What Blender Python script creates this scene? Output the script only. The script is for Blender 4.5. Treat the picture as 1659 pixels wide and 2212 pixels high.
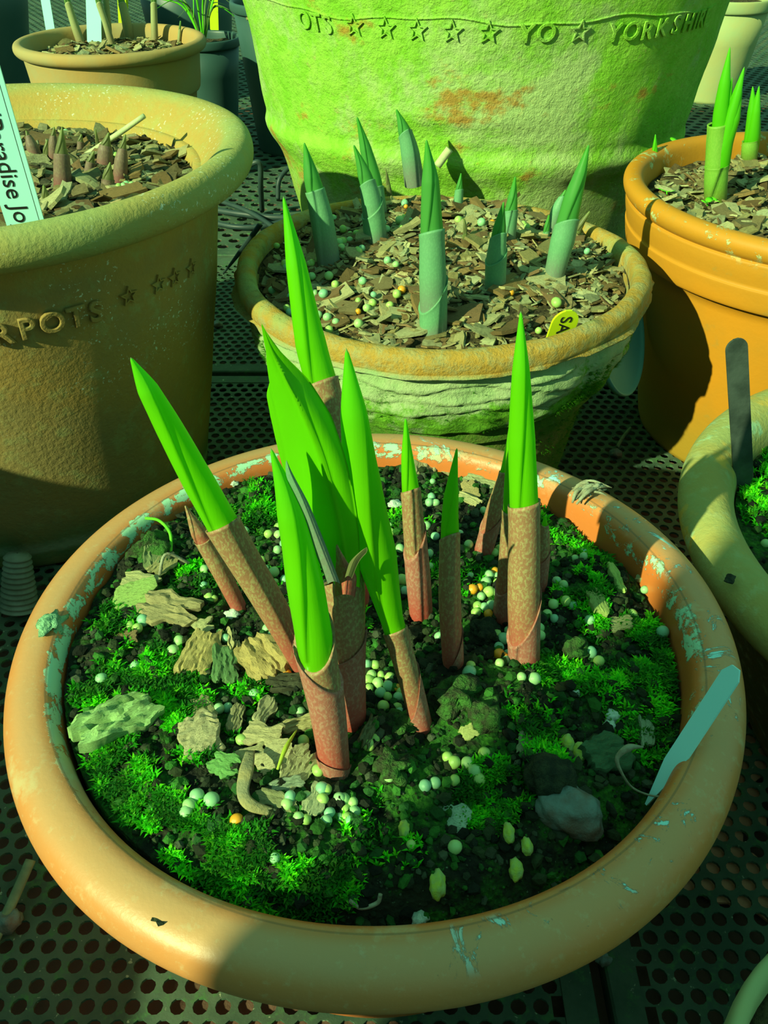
import bpy, bmesh, math, random
import numpy as np
from mathutils import Vector, Matrix, noise as mnoise
from math import sin, cos, pi, radians, hypot, atan2, sqrt, exp

for _o in list(bpy.data.objects):
    bpy.data.objects.remove(_o)
scene = bpy.context.scene
COL = scene.collection

# ------------------------------------------------------------------ camera
W, H, F = 1659.0, 2212.0, 1850.0
PITCH = radians(38.0)
CAMZ = 0.3877
cam_data = bpy.data.cameras.new('camera')
cam = bpy.data.objects.new('camera', cam_data)
COL.objects.link(cam)
cam.location = (0, 0, CAMZ)
cam.rotation_euler = (pi / 2 - PITCH, 0, 0)
cam_data.sensor_fit = 'VERTICAL'
cam_data.sensor_height = 24.0
cam_data.lens = 24.0 * F / H
cam_data.clip_start = 0.01
cam_data.clip_end = 50
scene.camera = cam

# ------------------------------------------------------------------ light
SUN_AZ = radians(47)      # light travels towards +x and +y
SUN_EL = radians(29)
world = bpy.data.worlds.new('world')
scene.world = world
world.use_nodes = True
bgn = world.node_tree.nodes['Background']
bgn.inputs[0].default_value = (0.33, 0.92, 0.68, 1)
bgn.inputs[1].default_value = 0.52
sd = bpy.data.lights.new('sun', 'SUN')
sd.energy = 6.6
sd.color = (0.86, 1.0, 0.50)
sd.angle = radians(0.6)
sun = bpy.data.objects.new('sun', sd)
COL.objects.link(sun)
SD = Vector((sin(SUN_AZ) * cos(SUN_EL), cos(SUN_AZ) * cos(SUN_EL), -sin(SUN_EL)))
sun.rotation_euler = SD.to_track_quat('-Z', 'Y').to_euler()
sun.location = (-2, -2, 2)
scene.view_settings.view_transform = 'Standard'
scene.view_settings.look = 'None'
scene.view_settings.gamma = 1
scene.view_settings.use_curve_mapping = False
scene.view_settings.exposure = 0.0

ORD = ['closest', 'second closest', 'third closest', 'fourth closest', 'fifth closest', 'sixth closest', 'seventh closest', 'eighth closest', 'ninth closest', 'tenth closest', 'eleventh closest',
       'twelfth closest', 'thirteenth closest', 'fourteenth closest', 'fifteenth closest', 'sixteenth closest', 'seventeenth closest', 'eighteenth closest', 'nineteenth closest', 'twentieth closest'] + ['twenty-' + k + ' closest' for k in ('first', 'second', 'third', 'fourth', 'fifth', 'sixth', 'seventh', 'eighth', 'ninth')]
PENDING = {}

def single_out(o, what, pot):
    PENDING.setdefault((pot, what), []).append(o)

def name_by_landmark(marks):
    # each of many look-alikes is named by the landmark it lies nearest to, counting outwards from that landmark
    for (pot, what), objs in PENDING.items():
        pix = [project(o.location) for o in objs]
        best = {}
        for ph, q in marks[pot]:
            order = sorted(range(len(objs)), key=lambda i: hypot(pix[i][0] - q[0], pix[i][1] - q[1]))
            for r, i in enumerate(order[:len(ORD)]):
                if i not in best or r < best[i][0]:
                    best[i] = (r, ph)
        for i, (r, ph) in best.items():
            objs[i]['label'] = what + ' ' + ORD[r] + ' to ' + ph

# ------------------------------------------------------------------ photo <-> place
CP, SP = cos(PITCH), sin(PITCH)

def ray(px):
    a = (px[0] - W / 2) / F
    b = -(px[1] - H / 2) / F
    return Vector((a, CP + b * SP, -SP + b * CP))

def at_z(px, z):
    d = ray(px)
    t = (z - CAMZ) / d.z
    return Vector((d.x * t, d.y * t, z))

def at_y(px, y):
    d = ray(px)
    t = y / d.y
    return Vector((d.x * t, y, CAMZ + d.z * t))

def project(Q):
    d = Q[1] * CP - (Q[2] - CAMZ) * SP
    u = Q[1] * SP + (Q[2] - CAMZ) * CP
    return W / 2 + F * Q[0] / d, H / 2 - F * u / d

def depth(P):
    return P[1] * CP - (P[2] - CAMZ) * SP

def on(px, hf, z0=0.15):
    z = z0
    for _ in range(8):
        P = at_z(px, z)
        z = 0.5 * z + 0.5 * hf(P.x, P.y)
    P = at_z(px, z)
    return Vector((P.x, P.y, hf(P.x, P.y)))

def fbm(x, y, z=0.0, o=3):
    v, a, f = 0.0, 1.0, 1.0
    for _ in range(o):
        v += a * mnoise.noise(Vector((x * f, y * f, z * f + 7.3 * _)))
        a *= 0.5
        f *= 2.1
    return v

def sstep(a, b, x):
    t = max(0.0, min(1.0, (x - a) / (b - a)))
    return t * t * (3 - 2 * t)

# ------------------------------------------------------------------ materials
class G:
    """small node-graph writer"""
    def __init__(self, name):
        self.m = bpy.data.materials.new(name)
        self.m.use_nodes = True
        self.t = self.m.node_tree
        self.n = self.t.nodes
        self.b = self.n['Principled BSDF']
        self.out = self.n['Material Output']
        self.co = self.n.new('ShaderNodeTexCoord').outputs['Object']

    def link(self, a, b):
        self.t.links.new(a, b)

    def put(self, sock, v):
        if hasattr(v, 'links'):
            self.link(v, sock)
        elif isinstance(v, (tuple, list)) and len(v) == 3 and sock.type == 'RGBA':
            sock.default_value = (*v, 1)
        else:
            sock.default_value = v

    def noise(self, scale, detail=4, rough=0.6, co=None, stretch=None, dist=0.0):
        n = self.n.new('ShaderNodeTexNoise')
        n.inputs['Scale'].default_value = scale
        n.inputs['Detail'].default_value = detail
        n.inputs['Roughness'].default_value = rough
        n.inputs['Distortion'].default_value = dist
        c = co or self.co
        if stretch:
            mp = self.n.new('ShaderNodeMapping')
            mp.inputs['Scale'].default_value = stretch
            self.link(c, mp.inputs['Vector'])
            c = mp.outputs[0]
        self.link(c, n.inputs['Vector'])
        return n.outputs['Fac']

    def voro(self, scale, feature='F1'):
        n = self.n.new('ShaderNodeTexVoronoi')
        n.feature = feature
        n.inputs['Scale'].default_value = scale
        self.link(self.co, n.inputs['Vector'])
        return n.outputs['Distance']

    def ramp(self, fac, lo, hi, inv=False):
        n = self.n.new('ShaderNodeMapRange')
        n.interpolation_type = 'SMOOTHSTEP'
        n.inputs['From Min'].default_value = lo
        n.inputs['From Max'].default_value = hi
        n.inputs['To Min'].default_value = 1.0 if inv else 0.0
        n.inputs['To Max'].default_value = 0.0 if inv else 1.0
        self.put(n.inputs['Value'], fac)
        return n.outputs['Result']

    def math(self, op, a, b=0.0):
        n = self.n.new('ShaderNodeMath')
        n.operation = op
        self.put(n.inputs[0], a)
        self.put(n.inputs[1], b)
        return n.outputs[0]

    def mul(self, *a):
        r = a[0]
        for b in a[1:]:
            r = self.math('MULTIPLY', r, b)
        return r

    def mix(self, fac, a, b):
        n = self.n.new('ShaderNodeMix')
        n.data_type = 'RGBA'
        n.clamp_factor = True
        self.put(n.inputs['Factor'], fac)
        self.put(n.inputs[6], a)
        self.put(n.inputs[7], b)
        return n.outputs[2]

    def xyz(self):
        n = self.n.new('ShaderNodeSeparateXYZ')
        self.link(self.co, n.inputs[0])
        return n.outputs

    def attr(self, name, what='Fac'):
        n = self.n.new('ShaderNodeAttribute')
        n.attribute_name = name
        return n.outputs[what]

    def radius(self):
        x, y, z = self.xyz()
        return self.math('SQRT', self.math('ADD', self.mul(x, x), self.mul(y, y)))

    def angle(self):
        x, y, z = self.xyz()
        return self.math('ARCTAN2', y, x)

    def bump(self, h, strength=0.5, dist=0.001):
        n = self.n.new('ShaderNodeBump')
        n.inputs['Strength'].default_value = strength
        n.inputs['Distance'].default_value = dist
        self.link(h, n.inputs['Height'])
        self.link(n.outputs[0], self.b.inputs['Normal'])

    def done(self, color, rough=0.8, spec=0.3):
        self.put(self.b.inputs['Base Color'], color)
        self.put(self.b.inputs['Roughness'], rough)
        self.b.inputs['Specular IOR Level'].default_value = spec
        return self.m

    def leafy(self, color, amount):
        tr = self.n.new('ShaderNodeBsdfTranslucent')
        self.put(tr.inputs[0], color)
        mx = self.n.new('ShaderNodeMixShader')
        mx.inputs[0].default_value = amount
        self.link(self.b.outputs[0], mx.inputs[1])
        self.link(tr.outputs[0], mx.inputs[2])
        self.link(mx.outputs[0], self.out.inputs[0])

def simple(name, a, b, scale=60, rough=0.8, bump=0.4, spec=0.3, dist=0.001, lo=0.35, hi=0.65, detail=5, bscale=None):
    g = G(name)
    f = g.noise(scale, detail)
    c = g.mix(g.ramp(f, lo, hi), a, b)
    if bump:
        g.bump(g.noise(bscale or scale * 3, 4), bump, dist)
    return g.done(c, rough, spec)

def varied(name, bump=0.5, scale=400, rough=0.85, leaf=0.0, spec=0.3, grain=0.25, dist=0.0008):
    """colour comes from a per-piece attribute, grain from noise"""
    g = G(name)
    c = g.attr('tint', 'Color')
    f = g.noise(scale, 5)
    c2 = g.mix(g.mul(g.ramp(f, 0.4, 0.75), grain), c, (0.02, 0.02, 0.01))
    if bump:
        g.bump(f, bump, dist)
    m = g.done(c2, rough, spec)
    if leaf:
        g.leafy(c, leaf)
    return m

# ------------------------------------------------------------------ mesh helpers
def mk(name, verts, faces, material=None, parent=None, smooth=True, attrs=None, loc=None):
    me = bpy.data.meshes.new(name)
    me.from_pydata([tuple(v) for v in verts], [], faces)
    if smooth:
        me.polygons.foreach_set('use_smooth', [True] * len(me.polygons))
    if attrs:
        for k, vals in attrs.items():
            if hasattr(vals[0], '__len__'):
                a = me.attributes.new(k, 'FLOAT_COLOR', 'POINT')
                a.data.foreach_set('color', np.array(vals, dtype=np.float32).ravel())
            else:
                a = me.attributes.new(k, 'FLOAT', 'POINT')
                a.data.foreach_set('value', np.array(vals, dtype=np.float32))
    me.update()
    return ob(name, me, material, parent, loc)

def ob(name, me, material=None, parent=None, loc=None):
    o = bpy.data.objects.new(name, me)
    COL.objects.link(o)
    if material is not None and me is not None and not me.materials:
        me.materials.append(material)
    if parent is not None:
        o.parent = parent
    if loc is not None:
        o.location = loc
    return o

def tag(o, label=None, cat=None, group=None, kind=None):
    if label: o['label'] = label
    if cat: o['category'] = cat
    if group: o['group'] = group
    if kind: o['kind'] = kind
    return o

def empty(name, loc=(0, 0, 0), rz=0.0):
    o = bpy.data.objects.new(name, None)
    o.empty_display_size = 0.01
    COL.objects.link(o)
    o.location = loc
    o.rotation_euler.z = rz
    return o

def smooth_profile(pts, sub=4):
    """Catmull-Rom through (r, z) points; a point given as (r, z, 1) stays a corner"""
    out = []
    P = [(p[0], p[1]) for p in pts]
    C = [len(p) > 2 for p in pts]
    for i in range(len(P) - 1):
        p1, p2 = P[i], P[i + 1]
        p0 = P[i - 1] if i > 0 and not C[i] else (2 * p1[0] - p2[0], 2 * p1[1] - p2[1])
        p3 = P[i + 2] if i + 2 < len(P) and not C[i + 1] else (2 * p2[0] - p1[0], 2 * p2[1] - p1[1])
        for k in range(sub):
            t = k / sub
            out.append(tuple(0.5 * (2 * p1[j] + (p2[j] - p0[j]) * t + (2 * p0[j] - 5 * p1[j] + 4 * p2[j] - p3[j]) * t * t
                                    + (3 * p1[j] - p0[j] - 3 * p2[j] + p3[j]) * t ** 3) for j in (0, 1)))
    out.append(P[-1])
    return out

def lathe(name, pts, material, parent=None, seg=128, sub=4, fn=None, loc=None, close=False):
    prof = smooth_profile(pts, sub) if sub > 1 else [(p[0], p[1]) for p in pts]
    V, Fc = [], []
    n = len(prof)
    for i, (r, z) in enumerate(prof):
        for k in range(seg):
            a = 2 * pi * k / seg
            rr, zz = (r, z) if fn is None else fn(r, z, a, i / (n - 1))
            V.append((rr * cos(a), rr * sin(a), zz))
    for i in range(n - 1):
        for k in range(seg):
            k2 = (k + 1) % seg
            Fc.append((i * seg + k, i * seg + k2, (i + 1) * seg + k2, (i + 1) * seg + k))
    if close:
        for k in range(seg):
            k2 = (k + 1) % seg
            Fc.append(((n - 1) * seg + k, (n - 1) * seg + k2, k2, k))
    return mk(name, V, Fc, material, parent, loc=loc)

def disc(name, cx, cy, R, hf, material, rings=60, seg=150, kind=None, skirt=0.012):
    V, Fc = [], []
    V.append((cx, cy, hf(cx, cy)))
    for i in range(1, rings + 1):
        r = R * (i / rings) ** 0.75
        for k in range(seg):
            a = 2 * pi * (k + 0.5 * (i % 2)) / seg
            x, y = cx + r * cos(a), cy + r * sin(a)
            V.append((x, y, hf(x, y)))
    for k in range(seg):
        a = 2 * pi * k / seg
        V.append((cx + R * cos(a), cy + R * sin(a), hf(cx, cy) - skirt))
    for k in range(seg):
        Fc.append((0, 1 + k, 1 + (k + 1) % seg))
    for i in range(rings):
        for k in range(seg):
            a0 = 1 + i * seg
            a1 = a0 + seg
            Fc.append((a0 + k, a1 + k, a1 + (k + 1) % seg, a0 + (k + 1) % seg))
    return mk(name, V, Fc, material)

def catmull(P, n):
    P = [Vector(p) for p in P]
    L = len(P) - 1
    out = []
    for i in range(n):
        u = i / (n - 1) * L
        k = min(int(u), L - 1)
        t = u - k
        p1, p2 = P[k], P[k + 1]
        p0 = P[k - 1] if k > 0 else 2 * p1 - p2
        p3 = P[k + 2] if k + 2 <= L else 2 * p2 - p1
        out.append(0.5 * (2 * p1 + (p2 - p0) * t + (2 * p0 - 5 * p1 + 4 * p2 - p3) * t * t + (3 * p1 - p0 - 3 * p2 + p3) * t ** 3))
    return out

def lerp_list(A, u):
    u = max(0.0, min(1.0, u)) * (len(A) - 1)
    k = min(int(u), len(A) - 2)
    return A[k] + (A[k + 1] - A[k]) * (u - k)

def frames(pts):
    T = [(pts[min(i + 1, len(pts) - 1)] - pts[max(i - 1, 0)]).normalized() for i in range(len(pts))]
    X = []
    x = Vector((1, 0, 0))
    for t in T:
        x = (x - t * x.dot(t)).normalized()
        X.append((x, t.cross(x).normalized(), t))
    return X

def tube(name, pts, radius, material, parent=None, n=24, seg=8, taper=None, cap=True, flat=1.0):
    P = catmull(pts, n)
    Fr = frames(P)
    V, Fc = [], []
    for i, p in enumerate(P):
        r = radius * (lerp_list(taper, i / (n - 1)) if taper else 1)
        x, y, t = Fr[i]
        for k in range(seg):
            a = 2 * pi * k / seg
            V.append(p + x * (r * cos(a)) + y * (r * flat * sin(a)))
    for i in range(n - 1):
        for k in range(seg):
            k2 = (k + 1) % seg
            Fc.append((i * seg + k, i * seg + k2, (i + 1) * seg + k2, (i + 1) * seg + k))
    if cap:
        Fc.append(tuple(range(seg))[::-1])
        Fc.append(tuple((n - 1) * seg + k for k in range(seg)))
    return mk(name, V, Fc, material, parent)

# ------------------------------------------------------------------ surfaces (heights)
MC = (-0.003, 0.236)          # front bowl
LC = (-0.254, 0.545)       # left pot
DC = (0.038, 0.546)        # middle mossy pot
BC = (0.092, 0.95)         # big back pot
OC = (0.318, 0.619)        # orange pot
RC = (0.299, 0.299)        # bowl on the right
KC = (-0.367, 1.297)       # small pot back left

LUMPS = [((985, 1510), .011, .016), ((330, 1215), .011, .014), ((800, 1620), .006, .012), ((1190, 1690), .007, .012),
         ((1060, 1560), .005, .016), ((1130, 1500), .005, .012), ((860, 1690), .005, .012), ((540, 1110), .004, .02),
         ((1250, 1290), .005, .016), ((620, 1850), .004, .02), ((180, 1430), .003, .012), ((330, 1790), .006, .035), ((200, 1620), .004, .03), ((520, 1880), .005, .03), ((1290, 1350), .004, .012)]
LUMPS = [(at_z(p, .134), h, r) for p, h, r in LUMPS]

def h_main(x, y):
    dx, dy = x - MC[0], y - MC[1]
    r = hypot(dx, dy) / 0.118
    z = 0.1405 - 0.035 * dx + 0.02 * dy
    for p, h, rr in LUMPS:
        d2 = ((x - p.x) ** 2 + (y - p.y) ** 2) / (rr * rr)
        if d2 < 6:
            z += h * exp(-d2)
    z += 0.0028 * fbm(x * 45, y * 45, 1.0, 3) + 0.0016 * fbm(x * 190, y * 190, 4.0, 2)
    z = min(z, 0.1475)
    return z - (0.002 + 0.010 * sstep(-0.05, -0.115, dy - 0.5 * min(dx, 0))) * sstep(0.84, 1.0, r)

def h_mid(x, y):
    r = hypot(x - DC[0], y - DC[1]) / 0.12
    return 0.160 + 0.016 * (1 - min(r, 1.0) ** 2) + 0.012 * (y - DC[1]) / 0.12 + 0.0022 * fbm(x * 60, y * 60, 2.0, 3)

def h_left(x, y):
    return 0.222 + 0.003 * fbm(x * 50, y * 50, 3.0, 3) - 0.02 * (y - LC[1])

def h_orange(x, y):
    return 0.181 + 0.0025 * fbm(x * 50, y * 50, 5.0, 3)

def h_bowl(x, y):
    return 0.126 + 0.004 * fbm(x * 40, y * 40, 6.0, 3)

def h_back(x, y):
    return 0.163 + 0.004 * fbm(x * 40, y * 40, 8.0, 3)

# ------------------------------------------------------------------ the setting
g = G('bench_floor')
f = g.noise(14, 4)
x_, y_, z_ = g.xyz()
g.bump(g.noise(160, 4), 0.5, 0.002)
M_floor = g.done(g.mix(g.ramp(f, .35, .65), (.17, .09, .06), (.11, .065, .04)), .9)
def boxmesh(name, x0, x1, y0, y1, z0, z1, material, parent=None):
    V = [(x, y, z) for z in (z0, z1) for y in (y0, y1) for x in (x0, x1)]
    Fc = [(0, 2, 3, 1), (4, 5, 7, 6), (0, 1, 5, 4), (2, 6, 7, 3), (0, 4, 6, 2), (1, 3, 7, 5)]
    return mk(name, V, Fc, material, parent, smooth=False)
tag(boxmesh('floor', -4, 4, -2, 5, -0.05, -0.012, M_floor), 'brown bench floor under the perforated trays', kind='structure')

M_blocker = simple('weathered_board', (.10, .10, .07), (.16, .15, .10), 30)
# unseen blockers added on the sun's side to shade front bowl and left pot
side = Vector((cos(SUN_AZ), -sin(SUN_AZ), 0))
edge = at_z((455, 2075), .147) - Vector((SD.x, SD.y, 0)) / cos(SUN_EL) * 0.80
e2 = edge + side * 0.95
V = []
for q in (edge, e2):
    for w in (0, .05):
        b = q - Vector((SD.x, SD.y, 0)).normalized() * w
        V += [(b.x, b.y, -.012), (b.x, b.y, 1.1)]
tag(mk('wall_front', V, [(0, 1, 5, 4), (2, 6, 7, 3), (0, 2, 3, 1), (4, 5, 7, 6), (1, 3, 7, 5), (0, 4, 6, 2)], M_blocker, smooth=False), kind='structure')
tag(boxmesh('trim_1', -.50, -.48, -.25, .62, -.012, .285, M_blocker), kind='structure')  # added low blocker, out of view, shading the lower left pot

# perforated trays ------------------------------------------------
g = G('tray_metal')
f = g.noise(18, 6, .65)
f2 = g.noise(120, 5, .7)
c = g.mix(g.ramp(f, .38, .62), (.032, .072, .045), (.065, .115, .072))
c = g.mix(g.ramp(f2, .52, .70), c, (.05, .16, .05))
c = g.mix(g.ramp(g.noise(300, 3), .66, .74), c, (.26, .34, .22))
g.bump(f2, .5, .0008)
M_tray = g.done(c, .75, .35)

def tray(label, x0, x1, y0, y1, border, pitch=.0096, hr=.0034, thick=.0016, z=0.0, rot=0.0):
    t = empty('perforated_tray', ((x0 + x1) / 2, (y0 + y1) / 2, -0.012))
    tag(t, label, 'tray', 'perforated trays under the pots')
    cx, cy = (x0 + x1) / 2, (y0 + y1) / 2
    xa, xb, ya, yb = x0 + border, x1 - border, y0 + border, y1 - border
    rowh = pitch * 0.87
    ny = int((yb - ya) / rowh)
    nx = int((xb - xa) / pitch)
    V, Fc = [], []
    NS = 10
    q = []
    for k in range(NS):
        a = 2 * pi * k / NS + .1
        q.append((cos(a), sin(a)))
    for j in range(ny):
        yc = ya + (j + .5) * rowh
        for i in range(nx):
            xc = xa + (i + .5 + (.25 if j % 2 else -.25)) * pitch
            b = len(V)
            # outer square ring sampled at the same angles
            for (ca, sa) in q:
                m = max(abs(ca), abs(sa))
                V.append((xc + ca / m * pitch / 2 - cx, yc + sa / m * rowh / 2 - cy, z + .012))
            for (ca, sa) in q:
                V.append((xc + ca * hr - cx, yc + sa * hr - cy, z + .012))
            for (ca, sa) in q:
                V.append((xc + ca * hr - cx, yc + sa * hr - cy, z + .012 - thick))
            for k in range(NS):
                k2 = (k + 1) % NS
                Fc.append((b + k, b + k2, b + NS + k2, b + NS + k))
                Fc.append((b + NS + k, b + NS + k2, b + 2 * NS + k2, b + 2 * NS + k))
            # the four corners the ring cuts off
            for sx, sy in ((1, 1), (-1, 1), (-1, -1), (1, -1)):
                cand = [k for k in range(NS) if q[k][0] * sx > 0 and q[k][1] * sy > 0]
                cand.sort(key=lambda k: atan2(q[k][1], q[k][0]) % (2 * pi))
                ks = [k for k in range(NS)]
                best = None
                for k in range(NS):
                    k2 = (k + 1) % NS
                    a1 = atan2(q[k][1], q[k][0]) % (2 * pi)
                    a2 = a1 + 2 * pi / NS
                    ac = atan2(sy, sx) % (2 * pi)
                    if a1 <= ac <= a2 or a1 <= ac + 2 * pi <= a2:
                        best = (k, k2)
                if best:
                    V.append((xc + sx * pitch / 2 - cx, yc + sy * rowh / 2 - cy, z + .012))
                    Fc.append((b + best[0], len(V) - 1, b + best[1]))
    sheet = mk('sheet', V, Fc, M_tray, t, smooth=False)
    sheet['kind'] = 'stuff'
    # solid border with a turned-down lip
    X0, X1, Y0, Y1 = x0 - cx, x1 - cx, y0 - cy, y1 - cy
    xa2, xb2 = xa - pitch * .26 - cx, xa + nx * pitch + pitch * .26 - cx
    ya2, yb2 = ya - cy, ya + ny * rowh - cy
    zt = z + .012 + .0006
    def ringv(x0, x1, y0, y1, zz):
        return [(x0, y0, zz), (x1, y0, zz), (x1, y1, zz), (x0, y1, zz)]
    V = ringv(X0, X1, Y0, Y1, 0.0005) + ringv(X0, X1, Y0, Y1, zt - .001) + ringv(X0 + .001, X1 - .001, Y0 + .001, Y1 - .001, zt) + \
        ringv(xa2, xb2, ya2, yb2, zt) + ringv(xa2, xb2, ya2, yb2, zt - .002)
    Fc = []
    for r in range(4):
        for k in range(4):
            Fc.append((r * 4 + k, r * 4 + (k + 1) % 4, (r + 1) * 4 + (k + 1) % 4, (r + 1) * 4 + k))
    mk('border', V, Fc, M_tray, t, smooth=False)
    return t

tray('dark green perforated metal tray under the front bowl, on the left', -.62, .090, -.06, .700, .012)
tray('dark green perforated metal tray under the right-hand pots', .0965, .72, -.06, .700, .016)
tray('perforated metal tray crossing behind the left and middle pots', -.62, .72, .708, .985, .014)
tray('perforated metal tray farthest back under the big green pot', -1.3, 1.3, .993, 3.6, .02, pitch=.022, hr=.0072)

# ------------------------------------------------------------------ pots
# front bowl
g = G('terracotta_front')
r_ = g.radius()
x_, y_, z_ = g.xyz()
big = g.noise(12, 5)
base = g.mix(g.ramp(big, .3, .7), (.60, .225, .06), (.50, .235, .085))
base = g.mix(g.mul(g.ramp(g.noise(260, 5, .7), .55, .72), .30), base, (.55, .50, .28))
inside = g.ramp(r_, .1195, .1215, True)
base = g.mix(g.mul(inside, .75), base, (.62, .16, .03))
# lime crust along the crease
crust_n = g.noise(95, 7, .72, dist=.4)
near_crease = g.mul(g.ramp(r_, .1165, .119), g.ramp(r_, .121, .1262, True), g.ramp(z_, .137, .146))
side_m = g.noise(16, 2)
crust = g.ramp(g.math('ADD', g.math('ADD', crust_n, g.mul(near_crease, .30)), g.mul(side_m, .30)), .905, .94)
crust = g.mul(crust, g.ramp(g.mul(near_crease, 1.0), .15, .4), g.ramp(z_, .138, .143), g.ramp(y_, -.10, -.02), g.math('MAXIMUM', g.ramp(x_, .06, .0), g.ramp(g.noise(55, 6, .75), .50, .56)))
sc_n = g.noise(60, 8, .75, dist=1.2)
scr = g.mul(g.ramp(sc_n, .57, .61), g.ramp(r_, .1205, .1235), g.ramp(r_, .130, .136, True), g.ramp(x_, -.01, .05), g.ramp(z_, .1455, .149))
dust_sheen = g.math('MAXIMUM', g.mul(g.ramp(g.noise(35, 6, .7), .53, .70), .5, g.ramp(z_, .140, .147)), g.mul(g.ramp(z_, .1465, .1515), g.ramp(r_, .1225, .127), .24))  # patchy dust, plus a painted pale highlight along the rim top
base = g.mix(dust_sheen, base, (.50, .52, .30))
base = g.mix(scr, base, (.36, .85, .80))
base = g.mix(crust, base, (.38, .72, .48))
line = g.mul(g.ramp(r_, .1219, .1222), g.ramp(r_, .1226, .1223 + .0006, True), g.ramp(z_, .14, .145))
base = g.mix(g.mul(line, .55), base, (.16, .11, .05))
hh = g.math('ADD', g.mul(g.noise(500, 4), .15), g.mul(g.math('ADD', crust, scr), .9))
g.bump(hh, .7, .0009)
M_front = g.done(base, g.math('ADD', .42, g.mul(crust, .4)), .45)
pot = empty('terracotta_bowl', (MC[0], MC[1], 0.0006))
tag(pot, 'wide terracotta bowl with rounded rim in front, filled with moss and shoots', 'pot')
Z0 = -0.0006
def wob(r, z, a, t):
    k = 0.0006 * sin(2 * a + .7) + 0.0004 * sin(5 * a)
    return r + k, z + Z0 + 0.0005 * sin(3 * a + 1)
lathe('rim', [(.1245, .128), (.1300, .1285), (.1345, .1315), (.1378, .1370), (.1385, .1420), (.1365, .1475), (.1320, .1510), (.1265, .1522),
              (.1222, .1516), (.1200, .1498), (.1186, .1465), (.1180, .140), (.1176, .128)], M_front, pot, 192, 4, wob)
lathe('body', [(.0, .0012, 1), (.082, .0012, 1), (.086, .003), (.099, .04), (.112, .085), (.121, .115), (.1262, .130, 1), (.1180, .132, 1), (.1168, .12), (.104, .06), (.085, .012)],
      M_front, pot, 128, 3, wob)

# left pot
g = G('terracotta_left')
x_, y_, z_ = g.xyz()
r_ = g.radius()
n1 = g.noise(10, 6, .65)
n2 = g.noise(70, 6, .7)
c = g.mix(g.ramp(n1, .35, .65), (.36, .225, .055), (.27, .21, .075))
c = g.mix(g.mul(g.ramp(z_, .215, .232), .85), c, g.mix(g.ramp(n1, .35, .65), (.37, .34, .10), (.30, .39, .13)))
c = g.mix(g.mul(g.ramp(n2, .5, .7), .5), c, (.30, .36, .14))
inside = g.mul(g.ramp(r_, .150, .158, True), g.ramp(z_, .2, .215))
c = g.mix(g.mul(inside, .9), c, g.mix(g.ramp(n2, .4, .7), (.42, .28, .065), (.37, .33, .09)))
fl = g.mul(g.ramp(g.noise(420, 3, .6), .62, .66), g.ramp(g.noise(22, 3), .45, .6), g.ramp(z_, .10, .135))
c = g.mix(fl, c, (.55, .62, .45))
alg = g.mul(g.ramp(z_, .012, .055, True), g.ramp(n1, .25, .6))
c = g.mix(alg, c, (.06, .14, .05))
tide = g.mul(g.ramp(g.math('ADD', z_, g.mul(n1, .02)), .024, .028), g.ramp(g.math('ADD', z_, g.mul(n1, .02)), .030, .038, True))
c = g.mix(g.mul(tide, .6), c, (.26, .34, .22))
spot = g.ramp(g.noise(30, 4), .70, .74)
c = g.mix(g.mul(spot, .6), c, (.35, .55, .10))
g.bump(g.math('ADD', g.mul(n2, .6), g.noise(330, 4)), .55, .0012)
M_leftpot = g.done(c, .85, .25)
pot = empty('terracotta_pot', (LC[0], LC[1], 0.0006))
tag(pot, 'large weathered terracotta pot at left with thick flared rim and raised lettering', 'pot')
def wobl(r, z, a, t):
    return r + .0009 * sin(3 * a + 2) + .0006 * fbm(cos(a) * 3, sin(a) * 3, z * 30, 2), z + Z0 + .001 * sin(2 * a + 1)
def left_body_r(z):
    return float(np.interp(z, [0, .03, .1, .17, .21, .23], [.114, .119, .131, .142, .147, .150]))
lathe('body', [(.0, .0012, 1), (.110, .0012, 1), (.115, .006), (.119, .03), (.131, .10), (.142, .17), (.1475, .212), (.150, .226, 1), (.134, .226, 1), (.128, .19), (.112, .05), (.09, .02)],
      M_leftpot, pot, 160, 4, wobl)
lathe('rim', [(.148, .2235), (.158, .2230), (.1665, .2245), (.1710, .2290), (.1725, .2350), (.1712, .2410), (.1670, .2450), (.1600, .2452), (.1530, .2415),
              (.1455, .2345), (.1385, .2260), (.134, .219)], M_leftpot, pot, 192, 4, wobl)

# middle mossy pot
g = G('terracotta_mossy')
x_, y_, z_ = g.xyz()
r_ = g.radius()
n1 = g.noise(26, 6, .7)
n2 = g.noise(95, 6, .75)
rim_m = g.ramp(g.math('ADD', z_, g.mul(n1, .006)), .1595, .1625)
c = g.mix(g.ramp(n1, .38, .62), (.30, .46, .20), (.40, .50, .27))
mossm = g.ramp(g.math('ADD', g.mul(g.ramp(z_, .105, .150, True), .20), n1), .55, .66)
c = g.mix(mossm, c, g.mix(g.ramp(n2, .35, .65), (.07, .22, .015), (.16, .42, .03)))
c = g.mix(g.mul(g.ramp(z_, .108, .113, True), .85), c, g.mix(g.ramp(n1, .45, .7), (.07, .19, .02), (.24, .22, .07)))
rc = g.mix(g.ramp(n2, .42, .66), (.46, .28, .05), (.38, .36, .15))
rc = g.mix(g.mul(g.ramp(g.noise(14, 4), .50, .62), .8), rc, (.30, .40, .14))
rc = g.mix(g.mul(g.ramp(n1, .56, .66), .6), rc, (.15, .13, .05))
c = g.mix(rim_m, c, rc)
g.bump(g.math('ADD', n2, g.noise(360, 5, .7)), .9, .0016)
M_mossy = g.done(c, .92, .15)
pot = empty('mossy_pot', (DC[0], DC[1], 0.0006))
tag(pot, 'flaking mossy terracotta pot in the middle with orange rim, full of bark chips', 'pot')
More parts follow.
